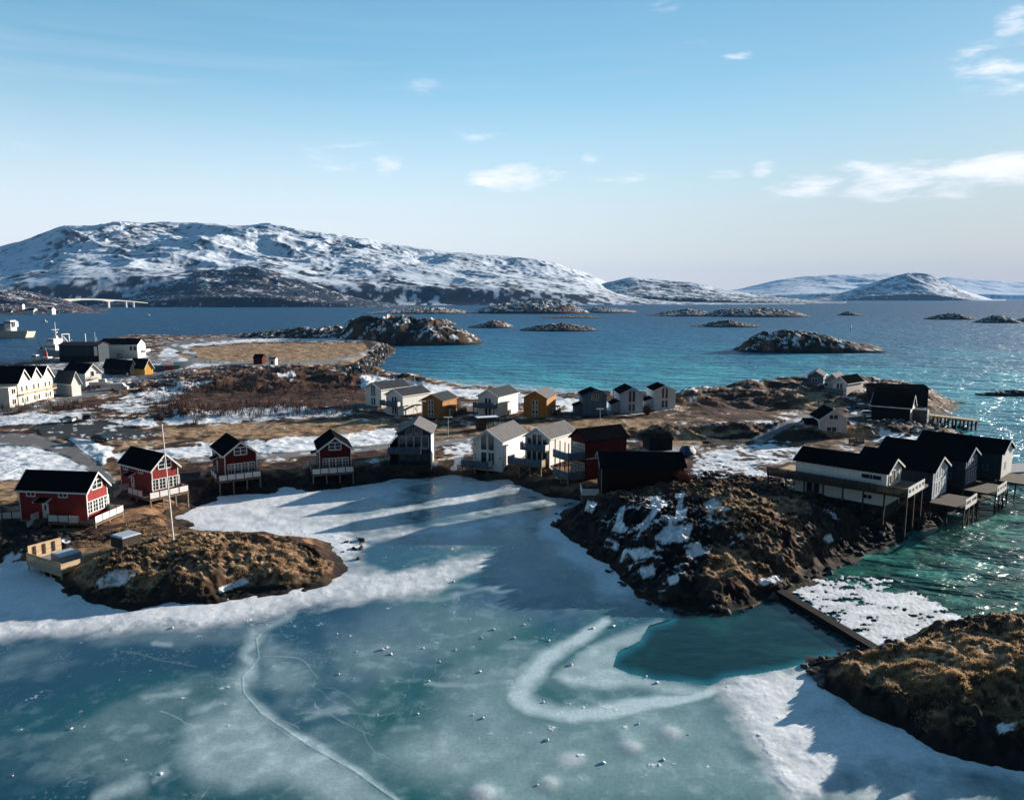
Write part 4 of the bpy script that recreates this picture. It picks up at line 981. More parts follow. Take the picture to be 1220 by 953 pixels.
    for s in (-1, 1):
        q = [(s*.12, 2.75), (s*1.35, 2.75), (s*1.35, hr-1.35*kk-.35), (s*.12, hr-.12*kk-.35)]
        window(r, P, 'F', q if s > 0 else [q[1], q[0], q[3], q[2]], T, 1, 1, .12)
        window(r, P, 'F', rect(s*.74, .1, 1.22, 2.3), T, 1 if s < 0 else 2, 1, .12)
    for u, z in ((-2.5, 3.5), (-2.5, 1.6), (-2.5, 1.0), (2.5, 1.3)): window(r, P, 'F', rect(u, z, .35, .35), T, 1, 1, .06)
    window(r, P, 'R', rect(L*.82, 2.0, 1.0, 1.2), T, 1, 1, .1)
    deck(r, P, 0, 1.8, -W/2-1.6, W/2-1.9, -.05, 'F', 'board', 'F', mrail=M['blue'])
    railing(r, [(1.74, W/2-1.95), (0, W/2-1.95)], 'solid', 0, .95, T)
    P = place_gable((622.6,519.2), (655.6,523.6), (0,0), 509, 3.0, 4.6, L=9.0, n=(-.55,-.83))
    W, L, he, hr = P['W'], P['L'], P['he'], P['hr']; kk = (hr-he)/(W/2)
    r = body('white_house', 'white house on high crossed stilts with two stacked blue grey balconies', 'house', P, M['white'], M['roofgrey'], T, None, .3)
    for k in range(4):
        u0 = -W/2+.35+k*(W-.7)/4; u1 = u0+(W-.7)/4-.12
        window(r, P, 'F', [(u0, 2.75), (u1, 2.75), (u1, min(hr-max(abs(u0), abs(u1))*kk-.45, 5.6)), (u0, min(hr-max(abs(u0), abs(u1))*kk-.45, 5.6))], T, 1, 1, .10)
        window(r, P, 'F', [(u0, .1), (u1, .1), (u1, 2.2), (u0, 2.2)], T, 1, 1, .10)
    deck(r, P, 0, 1.5, -W/2-.2, W/2, 2.6, 'F', 'board', '', mrail=M['blue'])
    railing(r, [(1.44, W/2-.06), (0, W/2-.06)], 'solid', 2.6, 1.0, T)
    deck(r, P, 0, 2.2, -W/2-2.4, W/2-.3, -.03, 'FL', 'board', 'FL', mrail=M['blue'], braces=True)
    railing(r, [(2.14, W/2-.36), (0, W/2-.36)], 'board', -.03, 1.0, M['newwood'])
    for f in (.15, .5, .85): post(r, P, -L*f, W/2-.2, -.3); post(r, P, -L*f, -W/2+.2, -.3)
    MB().bar((-.2, W/2-.2, -.4), (-3.2, W/2-.2, -2.6), .16).build('brace', T, r)
    # ---- big dark red house with verandas towards the bay, and the black one before it
    P = place_gable((676.6,519.9), (697.5,525.8), (773.6,525.5), 510.2, 2.4, 6.1)
    W, L, he, hr = P['W'], P['L'], P['he'], P['hr']
    r = body('dark_red_house', 'large dark red house with black roof and two tier veranda on its gable', 'house', P, M['darkred'], M['roofblack'], None, None, 1.2)
    MB().box(-L*.35, -.1, W/2+.01, W/2+.07, 2.95, 3.05).build('trim_board', T, r)
    for z in (3.2, -.05):
        deck(r, P, 0, 3.4, -W/2-.4, W/2-.2, z, 'FR', 'board', 'F' if z < 1 else '', mrail=M['blue'] if z < 1 else M['blue'], braces=z < 1)
    for y in (-W/2, -W/6, W/6, W/2-.4): MB().bar((3.2, y, 0), (3.2, y, 3.0), .14).build('veranda_post', M['darkwood'], r); MB().bar((3.2, y, 3.2), (3.2, y, 5.9), .12).build('veranda_post', M['darkwood'], r)
    for k in range(4):
        u = -W/2+.9+k*(W-1.8)/3
        window(r, P, 'F', rect(u, 3.4, .9, 2.0), T, 2, 3, .1); window(r, P, 'F', rect(u, .2, .9, 2.0), T, 2, 3, .1)
    P = place_side((714.5,556.5), (819,557.0), 7.0, 537.5, 1.6, 5.0); 
    W, L, he, hr = P['W'], P['L'], P['he'], P['hr']
    r = body('black_house', 'low black boathouse with black roof in front of the large dark red house', 'house', P, mat('tarred_boards', (.018, .006, .006), .85, .3, 1, .1, boards=5), M['roofblack'], None, None, 2.2)
    m = MB()
    for s in (-1, 1): m.prism_x([(0, hr+.2), (s*(W/2+.37), he-.37*(hr-he)/(W/2)+.2), (s*(W/2+.37), he-.37*(hr-he)/(W/2)-.1), (0, hr-.1)], .403, .46)
    m.build('bargeboard', M['grey'], r)
    MB().box(.01, .08, W/2-.25, W/2+.03, -1.0, he-.6).build('corner_board', M['grey'], r)
    MB().box(-L*.9, -.5, W/2+.01, W/2+.06, 1.25, 1.32).build('trim_board', M['darkred'], r)
    deck(r, P, .5, 3.1, W/2-3.0, W/2+.9, .75, 'FR', 'solid', 'F', mrail=M['panel'], h=1.0)
    railing(r, [(.4, W/2+.75), (-2.6, W/2+.75)], 'board', -.3, .9, M['paleblue'])
    # ---- black shed and blue heap behind
    P = place_side((803,523), (773.6,524), 4.0, 515.5, 2.2, 2.1, oe=.2, og=.2)
    r = body('black_shed', 'small black shed behind the roof of the large dark red house', 'shed', P, M['black'], M['roofblack'], None, None, 1.0)
    door(r, P, 'L', P['L']*.5, -.2, 1.6, 1.9, M['black'], glass=False)
    # ---- back row along the beach, left to right
    G_ = 'houses in the row along the beach'
    def back(name, label, P, wall, roof, trim, style, **kw):
        r = body(name, label, 'house', P, wall, roof, trim, G_, 1.3, corner=kw.get('corner', False))
        W, L, he, hr = P['W'], P['L'], P['he'], P['hr']; kk = (hr-he)/(W/2)
        wm = kw.get('wm', M['trim'])
        if style == 'tall':
            for s in (-1, 1):
                u0, u1 = s*.12, s*.85
                q = [(u0, 3.0), (u1, 3.0), (u1, hr-abs(u1)*kk-.4), (u0, hr-abs(u0)*kk-.4)]
                window(r, P, 'F', q if s > 0 else [q[1], q[0], q[3], q[2]], wm, 1, 1, .09)
                window(r, P, 'F', rect(s*.49, .6, .72, 1.9), wm, 1, 2, .09)
        elif style == 'stack':
            for s in (-1, 1):
                for z, h in ((.3, .6), (1.1, 1.0), (2.4, .6), (3.4, 1.1)): window(r, P, 'F', rect(s*.42+kw.get('u', 0), z, .7, h), wm, 1, 1, .1)
        elif style == 'balcony':
            for s in (-1, 1):
                window(r, P, 'F', rect(s*.5, 3.1, .75, 1.7), wm, 1, 1, .09); window(r, P, 'F', rect(s*.5, .3, .75, 2.0), wm, 1, 1, .09)
            deck(r, P, 0, 1.7, -W/2-.6, W/2-.2, 2.7, 'FL', 'board', '', mrail=M['blue'])
            railing(r, [(1.6, W/2-.26), (0, W/2-.26)], 'solid', 2.7, 1.0, M['trim'] if kw.get('white') else M['blue'])
            for y in (-W/2-.4, W/2-.4): MB().bar((1.5, y, -.6), (1.5, y, 2.45), .14).build('post', M['blue'], r)
        if kw.get('porch'):
            x = -L*kw['porch']
            s = kw.get('ps', 1)
            MB().box(x-1.1, x+1.1, *(sorted((s*W/2+s*.003, s*(W/2+1.7)))), 2.35, 2.5).build('porch_roof', roof, r)
            for xx in (x-1, x+1): MB().bar((xx, s*(W/2+1.6), -.8), (xx, s*(W/2+1.6), 2.35), .12).build('porch_post', wm if kw.get('pw') else wall, r)
            door(r, P, 'R' if s > 0 else 'L', -x, 0, m=M['trim'])
        if kw.get('annex'):
            s = kw['annex']
            MB().prism_x([(s*W/2+s*.003, -1), (s*(W/2+1.9), -1), (s*(W/2+1.9), 2.2), (s*W/2+s*.003, 2.9)], -L*.75, -L*.2).build('annex', wall, r)
            MB().prism_x([(s*W/2+s*.003, 2.92), (s*(W/2+2.2), 2.1), (s*(W/2+2.2), 2.25), (s*W/2+s*.003, 3.07)], -L*.75-.2, -L*.2+.2).build('annex_roof', roof, r)
        return r
    back('white_house', 'pale beach house with a plain tall gable at the breakwater end of the row', place_gable((432.8,462.1), (453.7,463.8), (488.9,459.6), 455.3, 2.2, 5.0, n=(-.62,-.78)), M['white'], M['roofslate'], T, 'tall')
    back('white_house', 'white beach house with a blue balcony and a small black porch roof', place_gable((457.4,469.9), (479.5,471.1), (509.8,466.9), 463.0, 2.1, 5.1, n=(-.6,-.8)), M['white'], M['roofslate'], T, 'balcony', white=True, porch=.45, pw=True)
    back('yellow_house', 'ochre beach house with a dark side porch, between two white houses', place_gable((499.9,476.6), (527.8,481.6), (554.4,473.6), 469.5, 2.1, 4.4, n=(-.38,-.92)), M['yellow'], M['roofslate'], M['yellow'], 'stack', porch=.5, u=-.3)
    back('white_house', 'white beach house with a wide blue balcony between the two ochre houses', place_gable((567.1,471.7), (593.9,471.3), (615.2,466.8), 463.8, 2.1, 5.2, n=(-.45,-.89)), M['white'], M['roofslate'], T, 'balcony')
    back('yellow_house', 'ochre beach house with a grey roof and sunlit side wall, nearest the dark blue house', place_gable((621.8,473.8), (652.5,474.6), (664.4,468.9), 465.8, 2.1, 5.1, n=(-.3,-.95)), M['yellow'], M['roofgrey'], M['yellow'], 'stack', porch=.6)
    r = back('blue_house', 'dark blue beach house with black roof and a small gable window', place_gable((692.8,472), (724.9,472.5), (689.9,466.8), 465.3, 2.1, 5.1, n=(.02,-1)), M['blue'], M['roofblack'], M['blue'], '', annex=-1)
    window(r, place_gable((692.8,472), (724.9,472.5), (689.9,466.8), 465.3, 2.1, 5.1, n=(.02,-1)), 'F', rect(.1, 4.0, 1.7, 1.5), M['paleblue'], 3, 1, .12)
    back('pale_blue_house', 'pale blue beach house with black roof and tall paired gable windows', place_gable((738.1,469.7), (768.5,469.7), (732.4,463.9), 461.9, 2.1, 5.1, n=(.04,-1)), M['paleblue'], M['roofblack'], M['paleblue'], 'tall', annex=-1, wm=M['paleblue'])
    back('white_house', 'white beach house with black roof at the heath end of the row', place_gable((778.3,465.7), (807,466.2), (770.2,461.1), 459, 2.2, 5.1, n=(.06,-1)), M['white'], M['roofblack'], T, 'tall', annex=-1)
    # ---- houses on the point
    P = place_gable((961,447.3), (982.5,449.6), (0,0), 441.7, 2.6, 5.6, L=9, n=(-.45,-.89))
    r = body('grey_house', 'slate blue house rearmost on the point with a balcony facing the heath', 'house', P, M['blue'], M['roofslate'], T, None, 1.2, corner=False)
    W = P['W']; window(r, P, 'F', rect(-.2, 3.6, 1.6, 1.2), T, 2, 1, .1); window(r, P, 'F', rect(.3, .6, 1.6, 1.6), T, 2, 1, .1)
    deck(r, P, 0, 1.8, -W/2-1.4, W/2-.6, 2.7, 'FL', 'board', 'F', mrail=M['blue'])
    P = place_gable((981,452.6), (1001,454.2), (0,0), 445.2, 2.5, 5.2, L=8, n=(-.6,-.8))
    r = body('grey_house', 'narrow grey gable squeezed between the two larger houses on the point', 'house', P, M['grey'], M['roofslate'], T, None, 1.2, corner=False)
    window(r, P, 'F', rect(-1.6, 3.3, 1.0, 1.0), T, 1, 1, .1)
    P = place_gable((990,455.4), (1009.8,456.9), (1049.1,455.4), 448.0, 2.4, 5.3, L=10.5, n=(-.75,-.66))
    r = body('grey_house', 'long rose grey house on the point with a blue balcony under its gable', 'house', P, M['pink'], M['roofblack'], T, None, 1.2, corner=False)
    W, L = P['W'], P['L']
    for s in (-1, 1): window(r, P, 'F', rect(s*.5, 3.6, .8, 1.6), T, 1, 1, .1)
    for f in (.25, .5, .75): window(r, P, 'R', rect(L*f, 1.0, 1.0, 1.2), M['grey'], 1, 1, .1)
    deck(r, P, 0, 1.7, -W/2-1.6, W/2, 2.7, 'FL', 'board', 'F', mrail=M['blue'])
    P = place_gable((975.7,499.8), (1011.9,500.3), (956.8,493.3), 487.6, 2.6, 3.3)
    r = body('white_house', 'small pale house with black roof and lean porch beside the gravel road', 'house', P, M['pink'], M['roofblack'], T, None, 1.4)
    W, L, he = P['W'], P['L'], P['he']
    window(r, P, 'F', rect(0, 3.3, 1.9, 1.0), T, 2, 1, .12); window(r, P, 'F', rect(-.3, .6, 2.1, 1.1), T, 2, 1, .12)
    MB().prism_y([(-1.2, -1.4), (-4.2, -1.4), (-4.2, 2.0), (-2.7, 3.0), (-1.2, 2.0)], -W/2-2.6, -W/2-.003).build('porch', M['paleblue'], r)
    m = MB()
    for s in (-1, 1): m.prism_y([(-2.7, 3.02), (-2.7+s*1.8, 1.85), (-2.7+s*1.8, 2.0), (-2.7, 3.17)], -W/2-2.9, -W/2-.003)
    m.build('porch_roof', M['roofblack'], r)
    P = place_side((1109,464), (1043.5,463.0), 9.0, 457.6, 2.4, 4.4)
    r = body('black_barn', 'long black barn farthest out on the point', 'barn', P, M['black'], M['roofblack'], None, None, 1.2)
    door(r, P, 'L', P['L']*.4, -.4, 2.6, 2.8, M['black'], glass=False)
    P = place_gable((1086.8,486.2), (1102,478), (0,0), 470.5, 2.2, 3.6, W=6.0, L=8.5, n=(.80,-.60))
    r = body('black_boathouse', 'black boathouse with a sunlit white gable above the wooden pier', 'boathouse', P, M['black'], M['roofblack'], T, None, 1.4, corner=False)
    W, L = P['W'], P['L']
    MB().prism_x([(-W/2, -.3), (W/2, -.3), (W/2, P['he']-.1), (0, P['hr']-.1), (-W/2, P['he']-.1)], .004, .06).build('gable_cladding', M['white'], r)
    MB().box(.07, 3.2, W/2-3.0, W/2, -.3, 2.9).build('porch', mat('glazed_porch', (.05, .055, .07), .4, .3, 2, .3, boards=1.2), r)
    window(r, P, 'F', rect(-1.4, .9, .9, 1.1), M['grey'], 1, 2, .1)
    # ---- black roofed houses on stilts over the channel
    P = place_gable((1059.4,564.6), (1080.3,556.9), (956.9,552), 546.3, 3.6, 4.6, W=6.0, n=(.72,-.69))
    P['L'] = 12.6
    W, L, he, hr = P['W'], P['L'], P['he'], P['hr']; LONG = P
    r = body('long_white_house', 'long low white house with black roof and a dark deck along its side', 'house', P, M['white'], M['roofblack'], T, None, .1, fascia=False)
    MB().box(-L+.05, -.05, -W/2+.05, W/2-.05, -3.5, -.1).build('shadow_skirt', M['darkwood'], r)  # dark box stands in for the shadow beneath the house
    for f in (.08, .17): window(r, P, 'L', rect(L*f+.4, he-1.15, 1.5, .6), M['paleblue'], 1, 1, .06)
    for f in (.16, .21): window(r, P, 'L', rect(L*f, .6, .55, .55), M['paleblue'], 1, 1, .06)
    for f in (.75, .83): window(r, P, 'L', rect(L*f, .0, .9, 1.9), M['paleblue'], 1, 1, .08)
    for k in range(3): window(r, P, 'F', rect(-1.5+k*1.5, 2.75, .9, 1.3+.5*(k == 1)), T, 1, 1, .12)
    deck(r, P, -L-3.4, 3.4, -W/2-2.3, -W/2-.003, 2.35, 'L', 'board', 'L', M['darkwood'], M['darkwood'], pm=M['darkwood'])
    deck(r, P, .01, 3.4, -W/2, W/2+1.0, 2.35, '', 'board', '', M['wood'])
    deck(r, P, -L-3.4, -L-.01, -W/2, W/2, 2.35, 'B', 'bars', '', M['newwood'], M['wood'])
    def banner(x, y0, y1, z, holes):
        m = MB(); h = 1.35; m.box(x-.04, x+.04, y0, y1, z-.25, z+.25); m.box(x-.04, x+.04, y0, y1, z+.75, z+h-.25)
        k = holes
        for i in range(k+1):
            ya = y0+(y1-y0)*(i/(k+.0))-.25 if k else y0
            m.box(x-.038, x+.038, max(y0, ya-.02), min(y1, ya+.52), z+.24, z+.76)
        m.build('white_screen', M['trim'], r)
    banner(3.45, -W/2-2.3, W/2-1.2, 2.45, 5)
    for y in (-W/2-2.1, -W/2+1, W/2-1.6): post(r, P, 3.3, y, 2.1, m=M['darkwood'])
    for y in (-W/2-2.0, W/2-1.5): MB().bar((3.2, y, 2.0), (2.0, y, .0), .1).build('brace', M['darkwood'], r)
    for i, (fr, bk, ap, Ln, lab, Wd) in enumerate([
        ((1114.7,563.2), (1133,555), 543.8, 10.5, 'black roofed stilt house with a large white gable window wall, beside the long white house', 6.6),
        ((1153.6,550.0), (1167.5,540), 532.7, 12.5, 'black roofed stilt house with blue window bars in its gable, third along the channel', 6.6),
        ((1197,541), (1212.4,535), 523.9, 12.5, 'black roofed stilt house with a sunlit white gable, farthest along the channel', 6.8)]):
        P = place_gable(fr, bk, (0,0), ap, 3.3, 3.9, n=(.70,-.71), W=Wd, L=Ln)
        W, L, he, hr = P['W'], P['L'], P['he'], P['hr']; kk = (hr-he)/(W/2)
        r = body('stilt_house', lab, 'house', P, (M['petrol'], M['petrol'], M['petrol'])[i], M['roofblack'], (T, M['paleblue'], T)[i], 'black roofed houses on stilts over the channel', .4, fascia=False, corner=False)
        MB().prism_x([(-W/2, -.2), (W/2, -.2), (W/2, he-.1), (0, hr-.12), (-W/2, he-.1)], .004, .05).build('gable_cladding', (M['paleblue'], M['petrol'], M['white'])[i], r)
        if i < 2:
            for k in range(4):
                u0 = -2.4+k*1.2; u1 = u0+1.08
                window(r, P, 'F', [(u0, 2.6), (u1, 2.6), (u1, hr-max(abs(u0), abs(u1))*kk-.35), (u0, hr-max(abs(u0), abs(u1))*kk-.35)], (T, M['paleblue'])[i], 1, 2, .12)
                window(r, P, 'F', rect((u0+u1)/2, .2, 1.08, 1.9), (T, M['paleblue'])[i], 1, 3, .12)
        else:
            window(r, P, 'F', rect(-1.2, 1.0, .8, 1.2), M['grey'], 1, 1, .1)
        window(r, P, 'L', rect(2.2, .8, .7, .9), M['blue'], 2, 1, .08); window(r, P, 'L', rect(3.6, .8, .7, .9), M['blue'], 2, 1, .08)
        deck(r, P, .05, 4.6, -W/2-1.0, W/2-.3, -.35, '', 'board', 'FL', M['darkwood'], pm=M['darkwood'], braces=True)
        banner(4.62, -W/2-1.0, W/2-2.2, -.25, 4 if i else 2)
        for x in (-.3, -L*.4, -L*.8):
            for y in (-W/2+.2, W/2-.2): post(r, P, x, y, -.4, .22, M['darkwood'])
    # ---- harbour side
    P = place_gable((21.5,455.0), (63.6,447.3), (0,0), 436, 2.4, 6.6, L=16, oe=.15, og=.3, hr=0.1)
    Wt, L = P['W'], P['L']; n = P['n']
    r = thing('row_house', 'cream row house with three steep gables along the coast road', 'row house', (P['c'].x, P['c'].y, P['zf']), math.atan2(n.y, n.x))
    w3 = Wt/3; hh = 6.4; rg = hh+3.2
    m = MB()
    for k in range(3):
        y0 = -Wt/2+k*w3
        m.prism_x([(y0, -1.2), (y0+w3, -1.2), (y0+w3, hh), (y0+w3/2, rg), (y0, hh)], -L, .002*k)
    m.build('wall', M['cream'], r)
    for k in range(3):
        y0 = -Wt/2+k*w3; m = MB(); mm = MB(); c = y0+w3/2; kk = (rg-hh)/(w3/2)
        for s in (-1, 1):
            e = w3/2+(.35 if (k == 0 and s < 0) or (k == 2 and s > 0) else -.02)
            m.prism_x([(c, rg+.02), (c+s*e, rg+.02-e*kk), (c+s*e, rg+.2-e*kk), (c, rg+.2)], -L-.3, .5)
            mm.prism_x([(c, rg+.24), (c+s*e, rg+.24-e*kk), (c+s*e, rg-.1-e*kk), (c, rg-.1)], .503, .56)
        m.build('roof', M['roofblack'], r); mm.build('bargeboard', T, r)
        for z in (.6, 3.7):
            for u in (c-w3*.2, c+w3*.2): window(r, P, 'F', rect(u, z, .8, 1.5), M['cream'], 1, 1, .1)
        door(r, P, 'F', c, -.2, m=M['grey'])
        deck(r, P, .01, 1.3, y0+.3, y0+w3-.3, 3.1, 'F', 'bars', '', M['newwood'], M['newwood'])
    MB().box(-5, -.3, -Wt/2-3.6, -Wt/2-.003, -1, 5.4).build('annex', M['cream'], r)
    for z in (.8, 3.6): window(r, dict(P, W=Wt+7.2), 'F', rect(-Wt/2-1.7, z, .9, 1.3), M['cream'], 1, 1, .1)
    P = place_gable((-6,458), (13,456.0), (0,0), 445.5, 2.4, 5.6, L=12)
    r = body('grey_house', 'slate blue house at the very edge beside the cream row house', 'house', P, M['blue'], M['roofgrey'], None, None, 1.2)
    window(r, P, 'F', rect(0, 3.0, 1.4, 1.2), M['paleblue'], 2, 1, .1)
    MB().box(.01, 1.6, P['W']/2-.6, P['W']/2+1.0, -.8, 4.6).build('stair_tower', mat('rust_red_boards', (.20, .05, .035), .8, .2, 1, boards=4), r)
    P = place_gable((84.3,456), (97.8,452.5), (62,456.3), 442.2, 2.4, 4.2, n=(.85,-.52))
    P['L'] = 9.0
    r = body('harbour_house', 'grey boarded shed with white gable between the cream row house and the white boathouse', 'house', P, M['grey'], M['roofslate'], T, None, 1.2)
    MB().prism_x([(-P['W']/2, -.4), (P['W']/2, -.4), (P['W']/2, P['he']-.1), (0, P['hr']-.1), (-P['W']/2, P['he']-.1)], .004, .05).build('gable_cladding', M['white'], r)
    P = place_gable((100.7,445.2), (122.5,445.4), (0,0), 433.2, 2.4, 5.0, L=13, n=(.85,-.52))
    r = body('harbour_house', 'white boathouse with a small gable balcony behind the parked vans', 'house', P, M['white'], M['roofblack'], T, None, 1.2)
    window(r, P, 'F', rect(-.2, 4.0, .9, 1.5), M['grey'], 1, 1, .1); window(r, P, 'F', rect(1.3, 4.6, .5, .5), M['grey'], 1, 1, .08)
    deck(r, P, .01, 1.0, -1.6, 1.2, 3.2, 'F', 'bars', '', M['newwood'], M['darkwood'])
    door(r, P, 'F', 1.5, -.6, 1.8, 2.2, M['darkwood'], glass=False)
    P = place_gable((154.5,439.3), (165,434.6), (0,0), 429.2, 2.4, 3.4, L=17, n=(.85,-.52))
    r = body('harbour_house', 'long black boathouse with a rose coloured gable next to the yellow hut', 'boathouse', P, M['black'], M['roofblack'], T, None, 1.2, fascia=False, corner=False)
    MB().prism_x([(-P['W']/2, -.4), (P['W']/2, -.4), (P['W']/2, P['he']-.1), (0, P['hr']-.1), (-P['W']/2, P['he']-.1)], .004, .05).build('gable_cladding', M['pink'], r)
    door(r, P, 'F', -1.6, -.4, 1.3, 2.2, M['redpaint'], glass=False); door(r, P, 'L', 1.8, -.4, 1.2, 2.1, M['trim'], glass=False)
    P = place_gable((172,438.2), (183.8,434), (0,0), 427.6, 2.4, 3.9, L=9, n=(.85,-.52))
    r = body('yellow_hut', 'bright yellow boathouse with black roof at the bend of the coast road', 'boathouse', P, M['sunyellow'], M['roofblack'], T, None, 1.2, fascia=False, corner=False)
    door(r, P, 'F', .6, -.6, 1.0, 1.9, M['sunyellow'], glass=False)
    P = place_side((164,410.2), (117.7,410.4), 9.5, 403.0, 2.6, 7.0)
    r = body('white_hall', 'big white harbour building with an outside stair along its wall', 'building', P, M['white'], M['roofblack'], None, None, 1.2, corner=False)
    W, L = P['W'], P['L']
    for u in (1.2, 3.0, L-2.6, L-1.0): window(r, P, 'L', rect(u, 4.0, 1.0, 2.0), M['paleblue'], 1, 1, .06)
    m = MB(); m.bar((-L*.55, -W/2-.8, .2), (-L*.3, -W/2-.8, 3.6), .9, .25); m.box(-L*.7, -L*.3, -W/2-1.5, -W/2-.003, 3.5, 3.7); m.build('outside_stair', T, r)
    deck(r, P, .01, 2.0, 0, W/2+.6, 3.2, 'F', 'solid', '', M['trim'], M['trim'])
    door(r, P, 'L', L*.5, 0, 2.6, 2.6, M['grey'], glass=False)
    P = place_side((117,411.5), (68,411.5), 9, 406.5, 2.4, 8.0, oe=.5, hr=9.2)
    r = body('warehouse', 'long low slate blue quay warehouse behind the grey fishing vessel', 'warehouse', P, M['petrol'], mat('maroon_roofing', (.035, .012, .016), .8), None, None, 1.2, corner=False)
    W, L = P['W'], P['L']
    MB().box(-L-.06, .06, -W/2-.05, -W/2-.004, -.4, 3.2).build('dark_base', M['black'], r)
    MB().box(-1.9, -.5, -W/2-.12, -W/2-.004, 3.3, 7.4).build('white_panel', T, r)
    for f in (.2, .5, .8): door(r, P, 'L', L*f, -.4, 3.0, 3.0, M['dark'], glass=False)
    for f, h in ((.45, 3.8), (.2, 4.6), (.16, 2.2)): MB().cyl((-L*f, 0, 9.2), (-L*f, 0, 9.2+h), .22 if f == .45 else .08).build('roof_mast', T, r)
    # small huts on the tan field, houses on the far headland
    for (fr, bk, W, ap, wall, lab) in (((312.5,426.5), (301,426.5), 5, 421.5, M['darkred'], 'small dark red shed by the path on the tan field'), ((328,428), (319.5,428), 3.5, 425.5, M['white'], 'small white shed next to the dark red shed on the tan field')):
        P = place_side(fr, bk, W, ap, 3.0, 2.6, oe=.2, og=.2)
        r = body('field_shed', lab, 'shed', P, wall, M['roofblack'] if wall is M['darkred'] else M['roofgrey'], None, None, 1.5)
        door(r, P, 'L', P['L']*.5, 0, .9, 1.9, M['dark'], glass=False)
    for (px, py, s, lab) in ((43,372.5,1.3,'largest white house on the shore of the far brown headland'), (35,371.5,.9,'smaller white house just beside the largest one on the far brown headland'), (64,370,1.0,'white house on the far brown headland nearest the bridge'), (15,373.5,.9,'white house on the far brown headland above the pale ferry'), (28,364,.7,'tiny house high on the slope of the far brown headland')):
        Y = G(px, 375.5).y+25+(375-py)*6; p = D(px, py, Y)
        P = dict(c=Vector((p.x, Y)), n=Vector((1, -.3)).normalized(), W=8*s, L=11*s, zf=p.z-1.5, he=4.5*s, hr=7.5*s, oe=.4, og=.4)
        r = body('shore_house', lab, 'house', P, M['white'], M['roofblack'], None, None, 6)
        window(r, P, 'L', rect(3*s, 1.5, 2*s, 1.5), T, 1, 1, .1)
# ------------------------------------------------------------------ everything else
def surf(x, y):
    """height of the finished ground"""
    g = GRID; i = np.searchsorted(g['ys'], y)-1
    if i < 0 or i >= len(g['ys'])-1: return 0.0
    t = (y-g['ys'][i])/(g['ys'][i+1]-g['ys'][i])
    u = x/(y+4); j = (u-g['u'][0])/(g['u'][1]-g['u'][0]); k = int(math.floor(j))
    if k < 0 or k >= len(g['u'])-1: return 0.0
    s = j-k; h = g['h']
    return float((h[i, k]*(1-s)+h[i, k+1]*s)*(1-t)+(h[i+1, k]*(1-s)+h[i+1, k+1]*s)*t)
def on_ground(px, py, z0=2.5, n=4):
    z = z0
    for _ in range(n):
        p = G(px, py, z); z = surf(p.x, p.y)
    return Vector((p.x, p.y, z))
def car_proto(paint):
    """ estate car pointing to +x, built once per colour"""
    b = MB(); hw = .88
    prof = [(-2.15,.32),(-2.2,.75),(-2.1,.98),(-.2,1.0),(.95,.95),(1.9,.80),(2.18,.62),(2.18,.32)]
    b.prism_y(prof, -hw, hw)
    top = [(-2.02,1.0,.82),(-1.75,1.42,.70),(-1.2,1.52,.66),(.0,1.50,.66),(.95,.97,.80)]
    root = b.build('parked_car', paint)
    c = MB(); c.loft([[(x, -w, .97), (x, w, .97), (x, w*.98, z-.06), (x, -w*.98, z-.06)] for x, z, w in [(-2.0,1.06,.82),(-1.75,1.44,.72),(-1.2,1.52,.70),(.0,1.5,.70),(.9,1.06,.80)]]).build('window', M['glass'], root)
    r = MB(); r.loft([[(x, -w, z-.06), (x, w, z-.06), (x, w, z+.02), (x, -w, z+.02)] for x, z, w in [(-1.9,1.38,.70),(-1.2,1.52,.70),(-.3,1.53,.70),(.15,1.48,.68)]]).build('car_roof', paint, root)
    for x in (-1.35, 1.35):
        for s in (-1, 1):
            w = MB().cyl((x, s*.72, .33), (x, s*.91, .33), .33, n=14).build('wheel', M['rubber'], root)
            MB().cyl((x, s*.90, .33), (x, s*.925, .33), .19, n=10).build('rim', M['metal'], w)
    for s in (-1, 1):
        MB().box(2.14, 2.2, s*.62-.18, s*.62+.18, .62, .74).build('headlight', M['lampglass'], root)
        MB().box(-2.22, -2.12, s*.68-.12, s*.68+.12, .72, .95).build('tail_light', M['redpaint'], root)
    return root
def boat(name, label, cat, loc, rz, L, W, Hh, hull, cabin, parts=()):
    root = thing(name, label, cat, loc, rz)
    rings = []
    for t in np.linspace(0, 1, 9):
        x = -L/2+L*t; w = W/2*(1-max(0, (t-.55)/.45)**2.0)*(.88+.12*min(1, t*4)); w = max(w, .03)
        zz = Hh*(1+.45*max(0, t-.5)**1.5)
        rings.append([(x, -w, zz), (x, -w*.8, .1), (x, 0, -.35*Hh), (x, w*.8, .1), (x, w, zz)])
    MB().loft(rings).build('hull', hull, root)
    if cabin:
        x0, x1, w, z0, z1 = cabin
        c = MB().prism_y([(x0, z0), (x1, z0), (x1-.25*(z1-z0), z1), (x0, z1)], -w/2, w/2).build('wheelhouse', M['trim'], root)
        MB().box(x0+.1*(x1-x0), x1-.28*(z1-z0), -w/2-.02, w/2+.02, z0+.55*(z1-z0), z0+.82*(z1-z0)).build('window', M['glass'], c)
    return root
